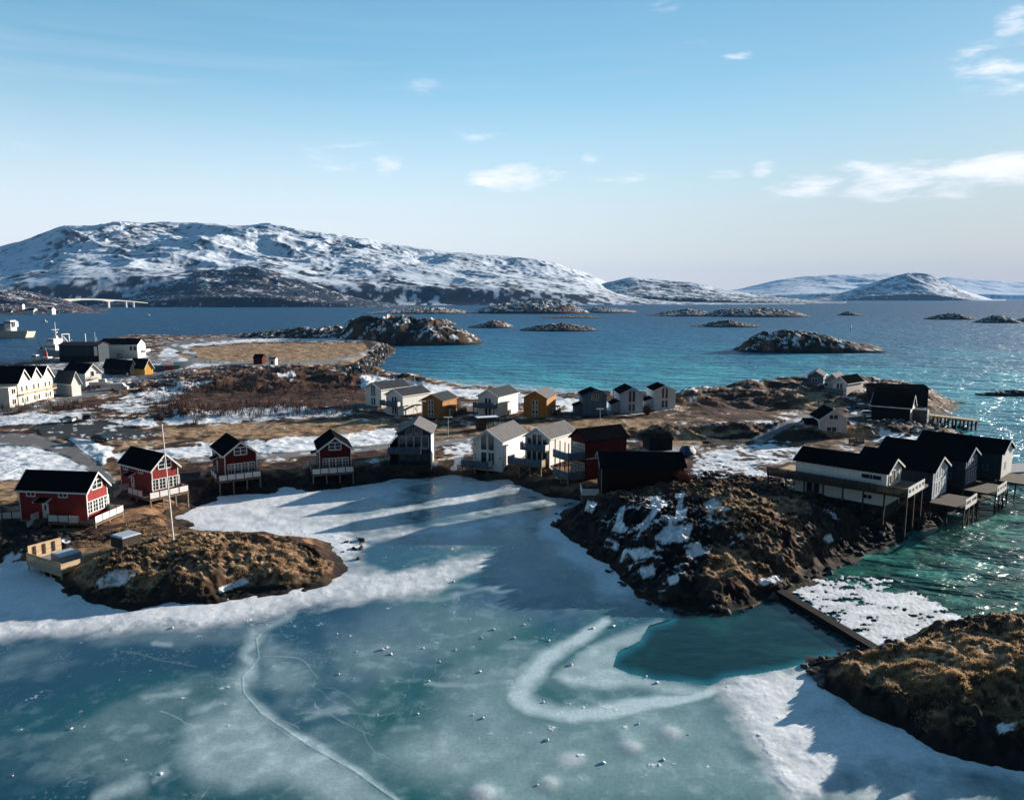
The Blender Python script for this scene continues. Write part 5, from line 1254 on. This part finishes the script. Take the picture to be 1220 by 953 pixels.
def person(loc, rz, label, top, group=None, walk=.3):
    me = bpy.data.meshes.new('person'); s = 1.0
    V = [(0,0,.95),(0,0,1.18),(0,0,1.42),(0,0,1.52),(.02,0,1.66),  # pelvis, waist, chest, neck, head
         (0,.10,.90),(walk*.5,.11,.50),(walk,.11,.08),(walk+.14,.11,.04),(0,-.10,.90),(-walk*.4,-.11,.52),(-walk,-.11,.10),(-walk+.14,-.11,.05),
         (0,.19,1.40),(-.06,.25,1.14),(.04,.26,.92),(0,-.19,1.40),(.08,-.25,1.14),(.18,-.26,.95)]
    E = [(0,1),(1,2),(2,3),(3,4),(0,5),(5,6),(6,7),(7,8),(0,9),(9,10),(10,11),(11,12),(2,13),(13,14),(14,15),(2,16),(16,17),(17,18)]
    R = [.15,.15,.17,.07,.11,.10,.075,.055,.05,.10,.075,.055,.05,.07,.055,.045,.07,.055,.045]
    me.from_pydata(V, E, [])
    o = bpy.data.objects.new('person', me); COL.objects.link(o)
    sk = o.modifiers.new('skin', 'SKIN'); o.modifiers.new('sub', 'SUBSURF').levels = 1
    for i, v in enumerate(me.skin_vertices[0].data): v.radius = (R[i], R[i]); v.use_root = (i == 0)
    me.materials.append(top)
    o.location = loc; o.rotation_euler = (0, 0, rz)
    tag(o, label, 'person', group)
    h = MB().cyl((.01, 0, 1.66), (.01, 0, 1.80), .115, .07, 8).build('hat', M['dark'], o)
    return o
def rock_meshes(n, seed, m, snow=False):
    out = []
    for k in range(n):
        bm = bmesh.new(); bmesh.ops.create_icosphere(bm, subdivisions=2, radius=1)
        rn = random.Random(seed+k); ax = [Vector((rn.uniform(-1,1), rn.uniform(-1,1), rn.uniform(-1,1))).normalized() for _ in range(9)]; dd = [rn.uniform(.45,.9) for _ in range(9)]
        for v in bm.verts:
            for a, d in zip(ax, dd):
                e = v.co.dot(a)
                if e > d: v.co -= a*(e-d)
            v.co *= 1+rn.uniform(-.04, .04)
        me = bpy.data.meshes.new('boulder'); bm.to_mesh(me); bm.free(); me.materials.append(m); out.append(me)
    return out
def boulders(meshes, pts, label, group, name='boulder', rr=(.5, 1.1), lift=.3):
    for i, p in enumerate(pts):
        o = bpy.data.objects.new(name, random.choice(meshes)); COL.objects.link(o)
        r = random.uniform(*rr); o.scale = (r*random.uniform(.8,1.4), r*random.uniform(.7,1.1), r*random.uniform(.5,.9))
        o.rotation_euler = (random.uniform(-.5,.5), random.uniform(-.5,.5), random.uniform(0, 6.28)); o.location = (p[0], p[1], p[2]+r*lift)
        tag(o, label, 'boulder', group)
def sample_poly(poly, n, rnd=random):
    xs = [p[0] for p in poly]; ys = [p[1] for p in poly]; out = []
    while len(out) < n:
        x = rnd.uniform(min(xs), max(xs)); y = rnd.uniform(min(ys), max(ys)); c = False
        for i in range(len(poly)):
            ax, ay = poly[i]; bx, by = poly[i-1]
            if (ay > y) != (by > y) and x < (bx-ax)*(y-ay)/(by-ay)+ax: c = not c
        if c: out.append((x, y))
    return out
def blades(pts, m, name, hgt=(.3, .6), n=5, spread=.25, width=.05, lean=.5, kind='stuff', dens=None):
    V = []; Fs = []
    for p in pts:
        for k in range(n):
            a = random.uniform(0, 6.283); b = random.uniform(0, 6.283); rr = random.uniform(0, spread); h = random.uniform(*hgt)
            x = p[0]+math.cos(b)*rr; y = p[1]+math.sin(b)*rr; z = p[2]-.06; i = len(V)
            dx, dy = math.cos(a)*width, math.sin(a)*width; lx, ly = random.uniform(-lean, lean)*h, random.uniform(-lean, lean)*h
            V += [(x-dx, y-dy, z), (x+dx, y+dy, z), (x+lx*.5+dx*.6, y+ly*.5+dy*.6, z+h*.6), (x+lx, y+ly, z+h)]
            Fs += [(i, i+1, i+2), (i, i+2, i+3)]
    me = bpy.data.meshes.new(name); me.from_pydata(V, [], Fs); me.materials.append(m)
    o = bpy.data.objects.new(name, me); COL.objects.link(o)
    if kind: o['kind'] = kind
    return o
def bush(label, loc, m, h=1.6, r=1.0, n=60):
    b = MB(); rn = random.Random(int(loc[0]*10))
    for k in range(n):
        a = rn.uniform(0, 6.283); t = rn.uniform(.1, 1)
        p = Vector(loc)+Vector((math.cos(a)*.15*r, math.sin(a)*.15*r, -.1)); q = Vector(loc)+Vector((math.cos(a)*r*t, math.sin(a)*r*t, h*rn.uniform(.5, 1)*(1.1-.4*t)))
        b.bar(p, q, .045)
        for _ in range(2):
            s = p.lerp(q, rn.uniform(.4, .9)); b.bar(s, s+Vector((rn.uniform(-.4,.4), rn.uniform(-.4,.4), rn.uniform(.1,.5)))*r, .025)
    o = b.build('bare_bush', m); tag(o, label, 'bush'); return o
def pole(name, label, cat, px, py, ytop, r=.06, m=None, z0=2.5, xt=None, group=None):
    p = on_ground(px, py, z0); t = D(px if xt is None else xt, ytop, p.y)
    o = MB().cyl((0, 0, -.3), (t.x-p.x, 0, t.z-p.z), r, r*.6, 8).build(name, m or M['metal']); o.location = p
    return tag(o, label, cat, group), p, t

def build_things():
    T = M['trim']
    # ---- flagpole, lamps, masts
    fp, p, t = pole('flagpole', 'tall white flagpole standing on the brown grassy mound', 'flagpole', 207, 645, 507, .10, M['trim'], 2.0, xt=193)
    MB().cyl((t.x-p.x, 0, t.z-p.z), (t.x-p.x, 0, t.z-p.z+.2), .12, .02, 8).build('finial', T, fp)
    MB().box(-.25, .25, -.25, .25, -.4, .35).build('base', M['concrete'], fp)
    for px, py, yt, lab in ((534,521,497,'street lamp with a flat double head before the ochre house with the dark porch'), (715,503,487,'street lamp in front of the dark blue beach house'), (503,503,478,'street lamp at the corner of the ochre house nearest the small porch roof')):
        o, p, t = pole('street_lamp', lab, 'street lamp', px, py, yt, .08, M['metal'], 2.6, group='street lamps along the beach road')
        h = t.z-p.z
        MB().box(-.9, .9, -.18, .18, h-.12, h+.08).build('lamp_head', M['lampglass'], o)
    o, p, t = pole('mast', 'thin bare mast between the two palest beach houses', 'mast', 494, 470, 446, .07, M['metal'], 2.4)
    o, p, t = pole('harbour_mast', 'tall thin lamp mast on the quay before the slate blue warehouse', 'mast', 86, 430, 405, .10, M['metal'], 2.2)
    MB().box(-.5, .5, -.2, .2, t.z-p.z-.15, t.z-p.z+.15).build('lamp_head', M['lampglass'], o)
    for px, py, yt in ((97,487,479),(116,486,479),(83,489,482),(132,482,474),(60,492,485),(220,470,463)):
        pole('snow_marker', 'thin dark snow marker stick along the coast road', 'marker pole', px, py, yt, .05, M['darkwood'], 2.6, group='snow markers along the coast road')
    # ---- bathing terrace with the two tubs
    zt = 1.3
    a = G(72.6, 681, zt); l = G(31.7, 667.5, zt); r_ = G(126.8, 664, zt)
    n = (Vector(a.xy)-Vector(l.xy)).normalized(); P = dict(c=Vector(a.xy), n=n, zf=zt)   # local x runs along the short fence
    W1 = (a-l).length; sgn = up_n(n); L2 = (r_-a).length*1.2
    root = thing('bathing_terrace', 'pale wooden bathing terrace with board fence at the edge of the snowy shore', 'terrace', (a.x, a.y, zt), math.atan2(n.y, n.x))
    MB().box(-W1, 0, 0, L2, -.2, 0).build('deck', M['greywood'], root)
    m = MB()
    for i in range(6): m.bar((-W1, .03, -.5+i*.27), (0, .03, -.5+i*.27), .05, .25)
    m.build('fence_panel', M['newwood'], root); m = MB()
    for i in range(5): m.bar((0.03, 0, -.2+i*.24), (0.03, L2, -.2+i*.24), .05, .225)
    m.build('fence_panel', M['newwood'], root)
    for y in np.linspace(0.1, L2-.1, 6): post(root, P, -.1, y, -.2, .13, M['newwood'])
    for x in np.linspace(-W1+.1, -.1, 4): post(root, P, x, .15, -.2, .13, M['newwood'])
    m = MB(); m.box(-W1+.02, -W1+.1, .2, L2*.62, .0, 1.7); m.build('back_screen', M['newwood'], root)
    for y in (.8, 1.9, 3.0): MB().box(-W1+.11, -W1+.2, y, y+.25, .3, 1.5).build('screen_post', M['darkwood'], root)
    def tub(label, p, rz, s, h, case, sides=4):
        t = thing('hot_tub', label, 'hot tub', p, rz)
        MB().box(-s, s, -s, s, -.3, h).build('casing', case, t)
        MB().add([(-s-.05,-s-.05,h+.003),(s+.05,-s-.05,h+.003),(s+.05,s+.05,h+.003),(-s-.05,s+.05,h+.003),(-s*.9,-s*.9,h+.16),(s*.9,-s*.9,h+.16),(s*.9,s*.9,h+.16),(-s*.9,s*.9,h+.16)], [(0,3,2,1),(4,5,6,7),(0,1,5,4),(1,2,6,5),(2,3,7,6),(3,0,4,7)]).build('lid', M['lid'], t)
        return t
    w = loc2w(P, -W1*.42, L2*.36); tub('square hot tub with a grey lid inside the pale wooden terrace', (w.x, w.y, zt+.01), math.atan2(n.y, n.x), 1.15, .95, M['greywood'])
    q = on_ground(151, 652, 1.8); t = tub('free standing hot tub in a dark planked casing behind the wooden terrace', (q.x, q.y, q.z+.55), math.atan2(n.y, n.x), 1.2, 1.0, M['darkwood'])
    for (ax, ay), (bx, by), h, mt, lab in (((424,487),(449,490),1.4,'blue','slate blue board fence before the plain tall gabled beach house'), ((556,489),(568,491.5),1.3,'trim','white board fence between the ochre and the wide balconied beach house'), ((541,496),(556,491),1.2,'darkwood','dark fence joined to the porch of the ochre house'),
            ((606,494),(619,488),1.2,'darkwood','dark fence running from the balconied house towards the second ochre house'), ((663,494),(673,488),1.3,'darkwood','dark fence on the sea side of the second ochre house'), ((1012,519),(1030,517),1.0,'darkwood','low dark fence by the small pale house')):
        a = on_ground(ax, ay, 2.4); b = on_ground(bx, by, 2.4); d = b-a; f = thing('fence', lab, 'fence', a)
        m = MB()
        for i in range(4): m.bar(Vector((0, 0, .15+i*h/4)), Vector((d.x, d.y, d.z+.15+i*h/4)), .05, h/4-.03)
        m.build('panel', M[mt], f)
        k = max(2, round(d.length/2))
        for i in range(k+1): q = d*i/k; MB().bar(q+Vector((0, 0, -.4)), q+Vector((0, 0, h+.12)), .12).build('post', M[mt], f)
    # ---- info shelter, heap under tarpaulin
    p = on_ground(580, 511, 2.6)
    s = thing('info_shelter', 'small dark wooden shelter with a snowy roof among the dry grass', 'shelter', p, RAD(20))
    MB().box(-2.4, -.3, -.9, .9, -.3, 2.3).build('back_wall', M['darkwood'], s); MB().box(-2.6, 2.6, -1.3, 1.2, 2.6, 2.72).build('roof', M['darkwood'], s); MB().box(-2.5, 2.5, -1.2, 1.1, 2.723, 2.85).build('snow_layer', M['snowcap'], s)
    for x in (-.1, 1.2, 2.4): MB().bar((x, -1.1, -.3), (x, -1.1, 2.6), .14).build('post', M['darkwood'], s)
    MB().box(-.2, 2.4, -1.0, -.93, .1, 1.2).build('board', M['newwood'], s)
    p = on_ground(818, 543, 2.6); ms = rock_meshes(1, 900, M['tarp'])
    o = bpy.data.objects.new('covered_pile', ms[0]); COL.objects.link(o); o.location = p+Vector((0, 0, .5)); o.scale = (2.2, 1.2, 1.5); tag(o, 'heap under a dark blue tarpaulin beside the black boathouse roof', 'covered pile')
    bush('reddish bare bush at the end wall of the black boathouse', on_ground(815, 575, 3), mat('red_twigs', (.14, .045, .035), .9, .3, 1, .1, bump=0), 2.0, 1.5, 90)
    bush('bare grey bush between the pale blue and the white beach house', on_ground(771, 494, 2.5), M['twig'], 3.0, 1.8, 90)
    # ---- cars
    def car(label, px, py, ang, paint, proto={}):
        p = on_ground(px, py, 2.5)
        if paint not in proto: proto[paint] = o = car_proto(paint)
        else: o = copy_tree(proto[paint])
        o.location = p+Vector((0, 0, .03)); o.rotation_euler = (0, 0, RAD(ang)); tag(o, label, 'car', 'parked cars'); return o
    car('white estate car on the dark parking place beside a dark blue one', 82, 502.5, 160, M['carwhite'])
    car('dark blue car facing the heath at the back of the parking place', 107, 500, 100, M['carblue'])
    car('black car beside the blue shaded snow bank of the parking place', 122, 525.5, -20, M['carblack'])
    car('white car parked on the dark yard below the rose grey house', 1035.5, 496.5, -8, M['carwhite'])
    car('black car half hidden behind the white one on the yard', 1028, 487.5, 30, M['carblack'])
    car('white car parked before the long black boathouse', 150, 458, 150, M['carwhite'])
    car('black car between the van and the boat trailer by the coast road', 108, 464, 140, M['carblack'])
    p = on_ground(142, 465, 2.5)
    v = thing('delivery_van', 'white van with a dark side parked at the edge of the coast road', 'van', p, RAD(10))
    MB().prism_y([(-2.6,.35),(-2.6,2.3),(1.3,2.3),(2.0,1.4),(2.7,1.15),(2.75,.35)], -.95, .95).build('body', M['carwhite'], v)
    MB().prism_y([(1.1,1.4),(1.3,2.1),(1.45,2.1),(1.85,1.45)], -.97, .97).build('window', M['glass'], v)
    for x in (-1.6, 1.8):
        for s in (-1, 1): MB().cyl((x, s*.8, .36), (x, s*.98, .36), .36, n=12).build('wheel', M['rubber'], v)
    p = on_ground(121, 462, 2.5)
    t = thing('boat_trailer', 'low trailer carrying a white motor boat by the white boathouse', 'trailer', p, RAD(15))
    m = MB(); m.bar((-3, -.9, .55), (3, -.5, .55), .12); m.bar((-3, .9, .55), (3, .5, .55), .12); m.bar((2.5, 0, .55), (4.4, 0, .5), .12)
    for x in (-2.5, 0, 2.4): m.bar((x, -.9, .55), (x, .9, .55), .12)
    m.build('frame', M['metal'], t)
    for s in (-1, 1): MB().cyl((-.8, s*1.0, .35), (-.8, s*1.2, .35), .35, n=12).build('wheel', M['rubber'], t)
    boat('motor_boat', 'white motor boat on a trailer by the white boathouse', 'boat', p+Vector((0, 0, .95)), RAD(15), 6.8, 2.3, .9, M['trim'], (-.6, 1.6, 1.5, .8, 1.9))
    p = on_ground(1023, 507, 2.5); 
    # ---- containers by the road
    for px, py, mt, s, lab in ((187,443.5,'bluepaint',1.0,'dark blue storage container beside the yellow hut'), (200,441,'redpaint',.75,'red storage box in the row by the coast road'), (208,440,'greenpaint',.7,'green storage box between the red and the white one'), (215,438,'carwhite',1.0,'white storage container at the end of the row by the coast road')):
        p = on_ground(px, py, 2.6); c = thing('storage_container', lab, 'container', p, RAD(25), 'containers by the coast road')
        MB().box(-2.6*s, 2.6*s, -1.2, 1.2, .1, 2.6*s).build('body', M[mt], c); m = MB()
        for i in range(9): m.box(-2.5*s+i*.6*s, -2.4*s+i*.6*s, -1.25, -1.2, .2, 2.5*s)
        m.build('rib_panel', M[mt], c); MB().box(2.6*s+.003, 2.6*s+.05, -1.1, 1.1, .2, 2.5*s).build('door', M['grey'], c)
    # ---- people on the road
    for px, py, a, m, lab in ((244.5,433,20,'jacket','walker in dark clothes on the path, the one nearer the yellow hut'), (250.5,433,30,'jacket','walker in dark clothes on the path, the one nearer the red shed'), (176.5,452,200,'darkred','person in a dark red jacket standing in front of the yellow hut'), (179.5,452,150,'jacket','person in a dark jacket standing in front of the yellow hut')):
        person(on_ground(px, py, 2.6), RAD(a), lab, M[m])
    # ---- ships
    p = G(44, 432, 0); sh = boat('fishing_vessel', 'grey fishing vessel with a tall white superstructure moored at the quay', 'ship', (p.x, p.y+16, 0), RAD(158), 27, 7.5, 5.2, M['greyhull'], None)
    for x0, x1, w, z0, z1 in ((-4, 5, 6, 5.2, 8.2), (-2.5, 3.5, 5, 8.203, 11), ):
        c = MB().prism_y([(x0, z0), (x1, z0), (x1-.5, z1), (x0, z1)], -w/2, w/2).build('deckhouse', T, sh)
        MB().box(x0+.4, x1-.8, -w/2-.04, w/2+.04, z0+1.4, z0+2.1).build('window', M['glass'], c)
    m = MB(); m.cyl((-1, 0, 11), (-1, 0, 19.5), .25, .12); m.bar((-1, -2, 15.5), (-1, 2, 15.5), .2); m.cyl((-1, 0, 14), (-1, 0, 14.4), 1.0, 1.0); m.build('mast', T, sh)
    MB().cyl((-1, 0, 11.1), (-1, 0, 12.4), 1.1, .8).build('radar_dome', T, sh)
    m = MB(); m.cyl((-6.5, 0, 5), (-6.5, 0, 12.5), .35); m.bar((-6.5, 0, 12), (-12, 0, 7), .4); m.bar((-8, -2, 5), (-8, -2, 13.5), .3); m.bar((-8, 2, 5), (-8, 2, 13.5), .3); m.bar((-8, -2, 13.4), (-8, 2, 13.4), .3); m.build('crane', T, sh)
    m = MB(); m.box(5.5, 9, -2, 2, 5.3, 6.4); m.bar((9, 0, 6), (12.6, 0, 9), .2); m.build('foredeck_winch', M['dark'], sh)
    p = G(43, 431, 0); boat('motor_boat', 'small white cabin boat lying in front of the grey fishing vessel', 'boat', (p.x, p.y, .1), RAD(165), 8.5, 3, 1.4, M['trim'], (-1.5, 2, 2.2, 1.3, 3.4))
    p = G(56, 433, 0)  # taken for a ship's wheelhouse, modelled as a red-topped tower
    b = thing('red_top_tower', 'small white tower with a red top at the quay corner', 'harbour light', (p.x, p.y, -1), 0)
    MB().box(-1.8, 1.8, -1.8, 1.8, 0, 4.2).build('base', T, b); MB().cyl((0, 0, 4.2), (0, 0, 6.4), .7, .55).build('tower', M['redpaint'], b); MB().cyl((0, 0, 6.4), (0, 0, 7.2), .5, .1).build('lantern', M['redpaint'], b); MB().cyl((0, 0, 7.2), (0, 0, 9), .06).build('mast', T, b)
    p = G(2, 402, 0); f = thing('car_ferry', 'pale open deck ferry with a tall wheelhouse crossing the sound', 'ferry', (p.x, p.y, 0), RAD(4))
    hull = [(-22, 0), (-24, 4.6), (23.5, 4.6), (21.5, 0)]
    MB().prism_y(hull, -6, 6).build('hull', mat('cream_hull', (.70, .62, .42), .6, .08, .3), f)
    MB().box(-24, 23.4, -6.05, -5.6, 4.603, 5.6).build('bulwark', mat('cream_bulwark', (.72, .64, .45), .6, .08, .3), f)
    c = MB().box(5, 10, -4, 4, 4.6, 13.5).build('wheelhouse', T, f); MB().box(4.9, 10.1, -4.1, 4.1, 11.3, 12.4).build('window', M['glass'], c); MB().box(10.2, 12.5, -2, 2, 8.5, 12.6).build('bridge_wing', T, f)
    MB().box(-20, 4.9, -4.5, 4.5, 4.6, 10.2).build('deckhouse', M['grey'], f); MB().box(-21, 4.9, -5, 5, 10.203, 10.7).build('roof', M['darkwood'], f)
    for px, py, lab in ((53,384,'tiny white boat out in the blue sound beyond the vessel'), (176,376,'tiny white boat far out in the sound near the bridge')):
        p = G(px, py, 0); boat('small_boat', lab, 'boat', (p.x, p.y, 0), RAD(20), 7, 2.5, 1.2, M['trim'], (-1, 1.5, 1.8, 1.2, 3.0))
    p = G(1013, 395, 0); b = thing('sea_marker', 'white beacon post standing in the sea behind the large skerry', 'beacon', (p.x, p.y, -1), 0)
    MB().cyl((0, 0, 0), (0, 0, 4.5), .35, .25).build('post', M['dark'], b); MB().cyl((0, 0, 4.5), (0, 0, 7), 1.0, .7).build('lantern', T, b)
    # ---- bridge
    Y = G(610, 367, 0).y
    def bp(px, py): p = D(px, py, Y); return (p.x, p.z)
    o = thing('road_bridge', 'pale concrete road bridge arching over the narrow sound', 'bridge', (bp(100, 360)[0], Y, 0), math.atan2(.8, .6)); ox = o.location.x
    top = [(66,358.2),(78,356.9),(90,356.1),(101,355.8),(110,356.2),(118,357),(129,358.3),(139,359.9),(146,361.2)]
    bot = [(146,362),(139,360.8),(129,359.3),(122,358.6),(117,360.0),(112,358.2),(106,357.4),(98,357.6),(92,358.6),(87,360.6),(82,359.2),(66,360)]
    MB().prism_y([((bp(*q)[0]-ox)/.6, bp(*q)[1]) for q in top+bot], -5, 5).build('bridge_deck', M['palecon'], o)
    for px, y0, w in ((117,359.2,5),(129.8,359,3),(135.5,360,2.5),(87,360,5)):
        x, z = bp(px, y0); MB().box((x-ox)/.6-w/2, (x-ox)/.6+w/2, -4, 4, -3, z).build('pier', M['palecon'], o)
    # ---- pier on the point
    a = G(1100, 493, 2.6); b = G(1163, 500, 2.6); d = (b-a); rz = math.atan2(d.y, d.x); L = d.length
    pr = thing('pier', 'wooden pier on tall dark legs running out from the black boathouse', 'pier', (a.x, a.y, 2.6), rz)
    MB().box(0, L, -1.6, 1.6, -.35, 0).build('deck', M['newwood'], pr)
    for x in np.linspace(3, L-.4, 6):
        for y in (-1.4, 1.4): MB().bar((x, y, -4), (x, y, -.35), .4).build('pile', M['darkwood'], pr)
    for x0 in (3, 9): MB().bar((x0, -1.4, -3), (x0+4, -1.4, -.5), .18).build('brace', M['darkwood'], pr)
    m = MB()
    for x in np.linspace(-3, 7, 9): m.bar((x, -1.55, 0), (x, -1.55, 1.1), .09)
    m.bar((-3, -1.55, 1.1), (7, -1.55, 1.1), .12); m.bar((-3, -1.55, .55), (7, -1.55, .55), .1); m.build('railing', T, pr)
    MB().box(-8, -.01, -3.2, 1.6, -.35, 0).build('landing', M['newwood'], pr)
    m = MB(); m.bar((-8, -3.15, .5), (-3, -3.15, .5), .06, 1.0); m.build('railing', T, pr)
    a = G(1197, 575, 1.6); b_ = thing('jetty', 'dark jetty with a pale snowy top behind the farthest stilt house', 'jetty', (a.x, a.y, 1.6), RAD(12))
    MB().box(-2, 16, 6, 12, -.3, 0).build('deck', M['greywood'], b_)
    for x in (0, 4, 8, 12, 15):
        for y in (6.3, 11.7): MB().bar((x, y, -3), (x, y, -.3), .35).build('pile', M['darkwood'], b_)
    # ---- weir
    a = G(927, 704, .3); b = G(1049, 777, .3); d = b-a; L = d.length
    w = MB().box(-1.5, L+1, -.5, .5, -1.2, 0.22).build('weir', mat('wet_concrete', (.014, .013, .013), .9, .3, 1.5, .1)); w.location = (a.x, a.y, .3); w.rotation_euler = (0, 0, math.atan2(d.y, d.x))
    tag(w, 'low dark concrete weir between the dark pool and the channel', 'weir')
    rk = rock_meshes(6, 40, M['rock']); dk = rock_meshes(5, 60, M['darkrock'])
    pts = []
    for k in range(46):
        t = random.random(); p = a+d*t+Vector((-d.y, d.x, 0))/L*random.choice((random.uniform(-1.6, -.9), random.uniform(.9, 2.6))); pts.append((p.x, p.y, -.25))
    boulders(dk, pts, 'small wet dark stone along the foot of the weir', 'stones along the weir', 'stone', (.16, .42))
    # ---- breakwater and other boulders
    sn = rock_meshes(4, 80, mat('frosted_rock', (.34, .34, .35), .9, .6, 1.5, bump=.6))
    pts = [on_ground(x, y, 1.2) for x, y in sample_poly([(452,409),(470,415),(462,424),(446,440),(430,447),(408,446),(420,436),(436,424)], 150)]
    boulders(rk+sn+dk, [(p.x, p.y, max(p.z, -.2)) for p in pts], 'grey boulder in the riprap bank of the breakwater', 'boulders of the breakwater', 'boulder', (.7, 1.5))
    pts = [on_ground(x, y, 1.2) for x, y in sample_poly([(1035,508),(1060,502),(1100,498),(1150,512),(1160,522),(1110,514),(1060,520),(1040,516)], 95)]
    boulders(rk+sn+dk, [(p.x, p.y, max(p.z, -.1)) for p in pts], 'broken boulder on the bank below the black boathouse', 'boulders below the black boathouse', 'boulder', (.4, .95))
    pts = []
    for seg in ((LAND_PX[26:46]), ISLE_PX[1:12]):
        for (ax, ay), (bx, by) in zip(seg[:-1], seg[1:]):
            for k in range(5):
                t = random.random(); p = G(ax+(bx-ax)*t+random.uniform(-6, 6), ay+(by-ay)*t+random.uniform(-5, 1), 0); pts.append((p.x, p.y, max(surf(p.x, p.y), -.05)))
    boulders(dk, pts[:130], 'dark shore stone half sunk at the foot of the rocky slopes', 'stones along the rocky shore', 'stone', (.18, .6), .15)
    pts = [on_ground(x, y, 2.0) for x, y in sample_poly([(930,640),(990,610),(1060,615),(1090,640),(1040,668),(985,688),(935,702),(900,690)], 26)]
    boulders(dk, [(p.x, p.y, p.z) for p in pts], 'dark angular rock on the steep bank below the long white house', 'rocks on the bank below the long white house', 'rock', (.2, .7), .0)
    pts = [G(x, y, .1) for x, y in sample_poly([(405,640),(432,640),(436,655),(425,672),(404,668)], 13)]
    boulders(dk, pts, 'dark stone sticking out of the snow beyond the tip of the grassy mound', 'stones at the tip of the grassy mound', 'stone', (.12, .6), .0)
    # ---- vegetation
    pts = []
    for poly, n in (([(172,474),(230,470),(235,492),(180,495)],150), ([(215,485),(330,478),(400,488),(430,494),(330,499),(230,498)],330), ([(220,452),(290,446),(300,466),(210,470)],110), ([(0,484),(110,478),(115,487),(0,494)],110), ([(290,446),(425,448),(430,480),(300,476)],170)):
        pts += [on_ground(x, y, 2.8) for x, y in sample_poly(poly, n)]
    blades(pts, M['twig'], 'brushwood', (.7, 2.0), 11, .75, .035, .35)
    pts = []
    for poly, n, z in (([(95,665),(200,640),(262,632),(330,645),(400,676),(385,700),(250,716),(120,714)],8500,2.5), ([(850,575),(930,572),(985,598),(950,625),(880,625),(835,600)],2600,6), ([(850,635),(935,635),(940,668),(870,682),(845,660)],1300,5), ([(1000,790),(1110,755),(1225,730),(1300,735),(1300,880),(1220,870),(1100,840),(1030,805)],13000,2.5),
                       ([(150,625),(215,612),(240,630),(200,655),(120,660),(90,645)],2600,2)):
        pts += [on_ground(x, y, z, 5) for x, y in sample_poly(poly, n)]
    vv = fbm(np.array([p.x for p in pts])/1.6, np.array([p.y for p in pts])/1.3, 3, 501); pts = [p for p, v in zip(pts, vv) if p.z > .55 and v+random.uniform(-.07, .07) > .47]
    blades(pts, M['grass'], 'grass', (.08, .27), 6, .24, .035, 1.1)
    # ---- lumps of ice lying on the frozen bay
    cm = rock_meshes(4, 140, M['snowcap']); r2 = random.Random(3)
    spots = [(347,741),(402,755),(403,803),(422,808),(425,776),(455,774),(466,779),(504,772),(511,811),(524,788),(542,774),(572,800),(573,758),(588,750),(574,760),(624,744),(632,738),(646,761),(653,763),(660,750),(680,792),(683,722),(648,836),(564,851),(498,850),(575,855),(651,881),(676,680),(706,748),(731,746),(770,806),(783,813),(600,700),(540,693),(530,720),(490,689),(560,738),(612,760),(760,862),(790,905),(718,908),(640,935),(820,875),(300,725),(142,810),(85,868),(150,905),(15,924),(205,748)]
    for i, (px, py) in enumerate(spots):
        p = G(px, py, .05); o = bpy.data.objects.new('ice_lump', cm[i % 4]); COL.objects.link(o)
        s = .05+.16*r2.random()**2.2; o.scale = (s*1.3, s, s*.7); o.location = (p.x, p.y, .08); o.rotation_euler = (0, 0, r2.uniform(0, 6))
        tag(o, 'small white lump of ice lying on the frozen bay', 'ice lump', 'lumps of ice on the frozen bay')
build_world(); build_ground(); build_ice(); build_sea(); build_far(); build_houses(); build_things()
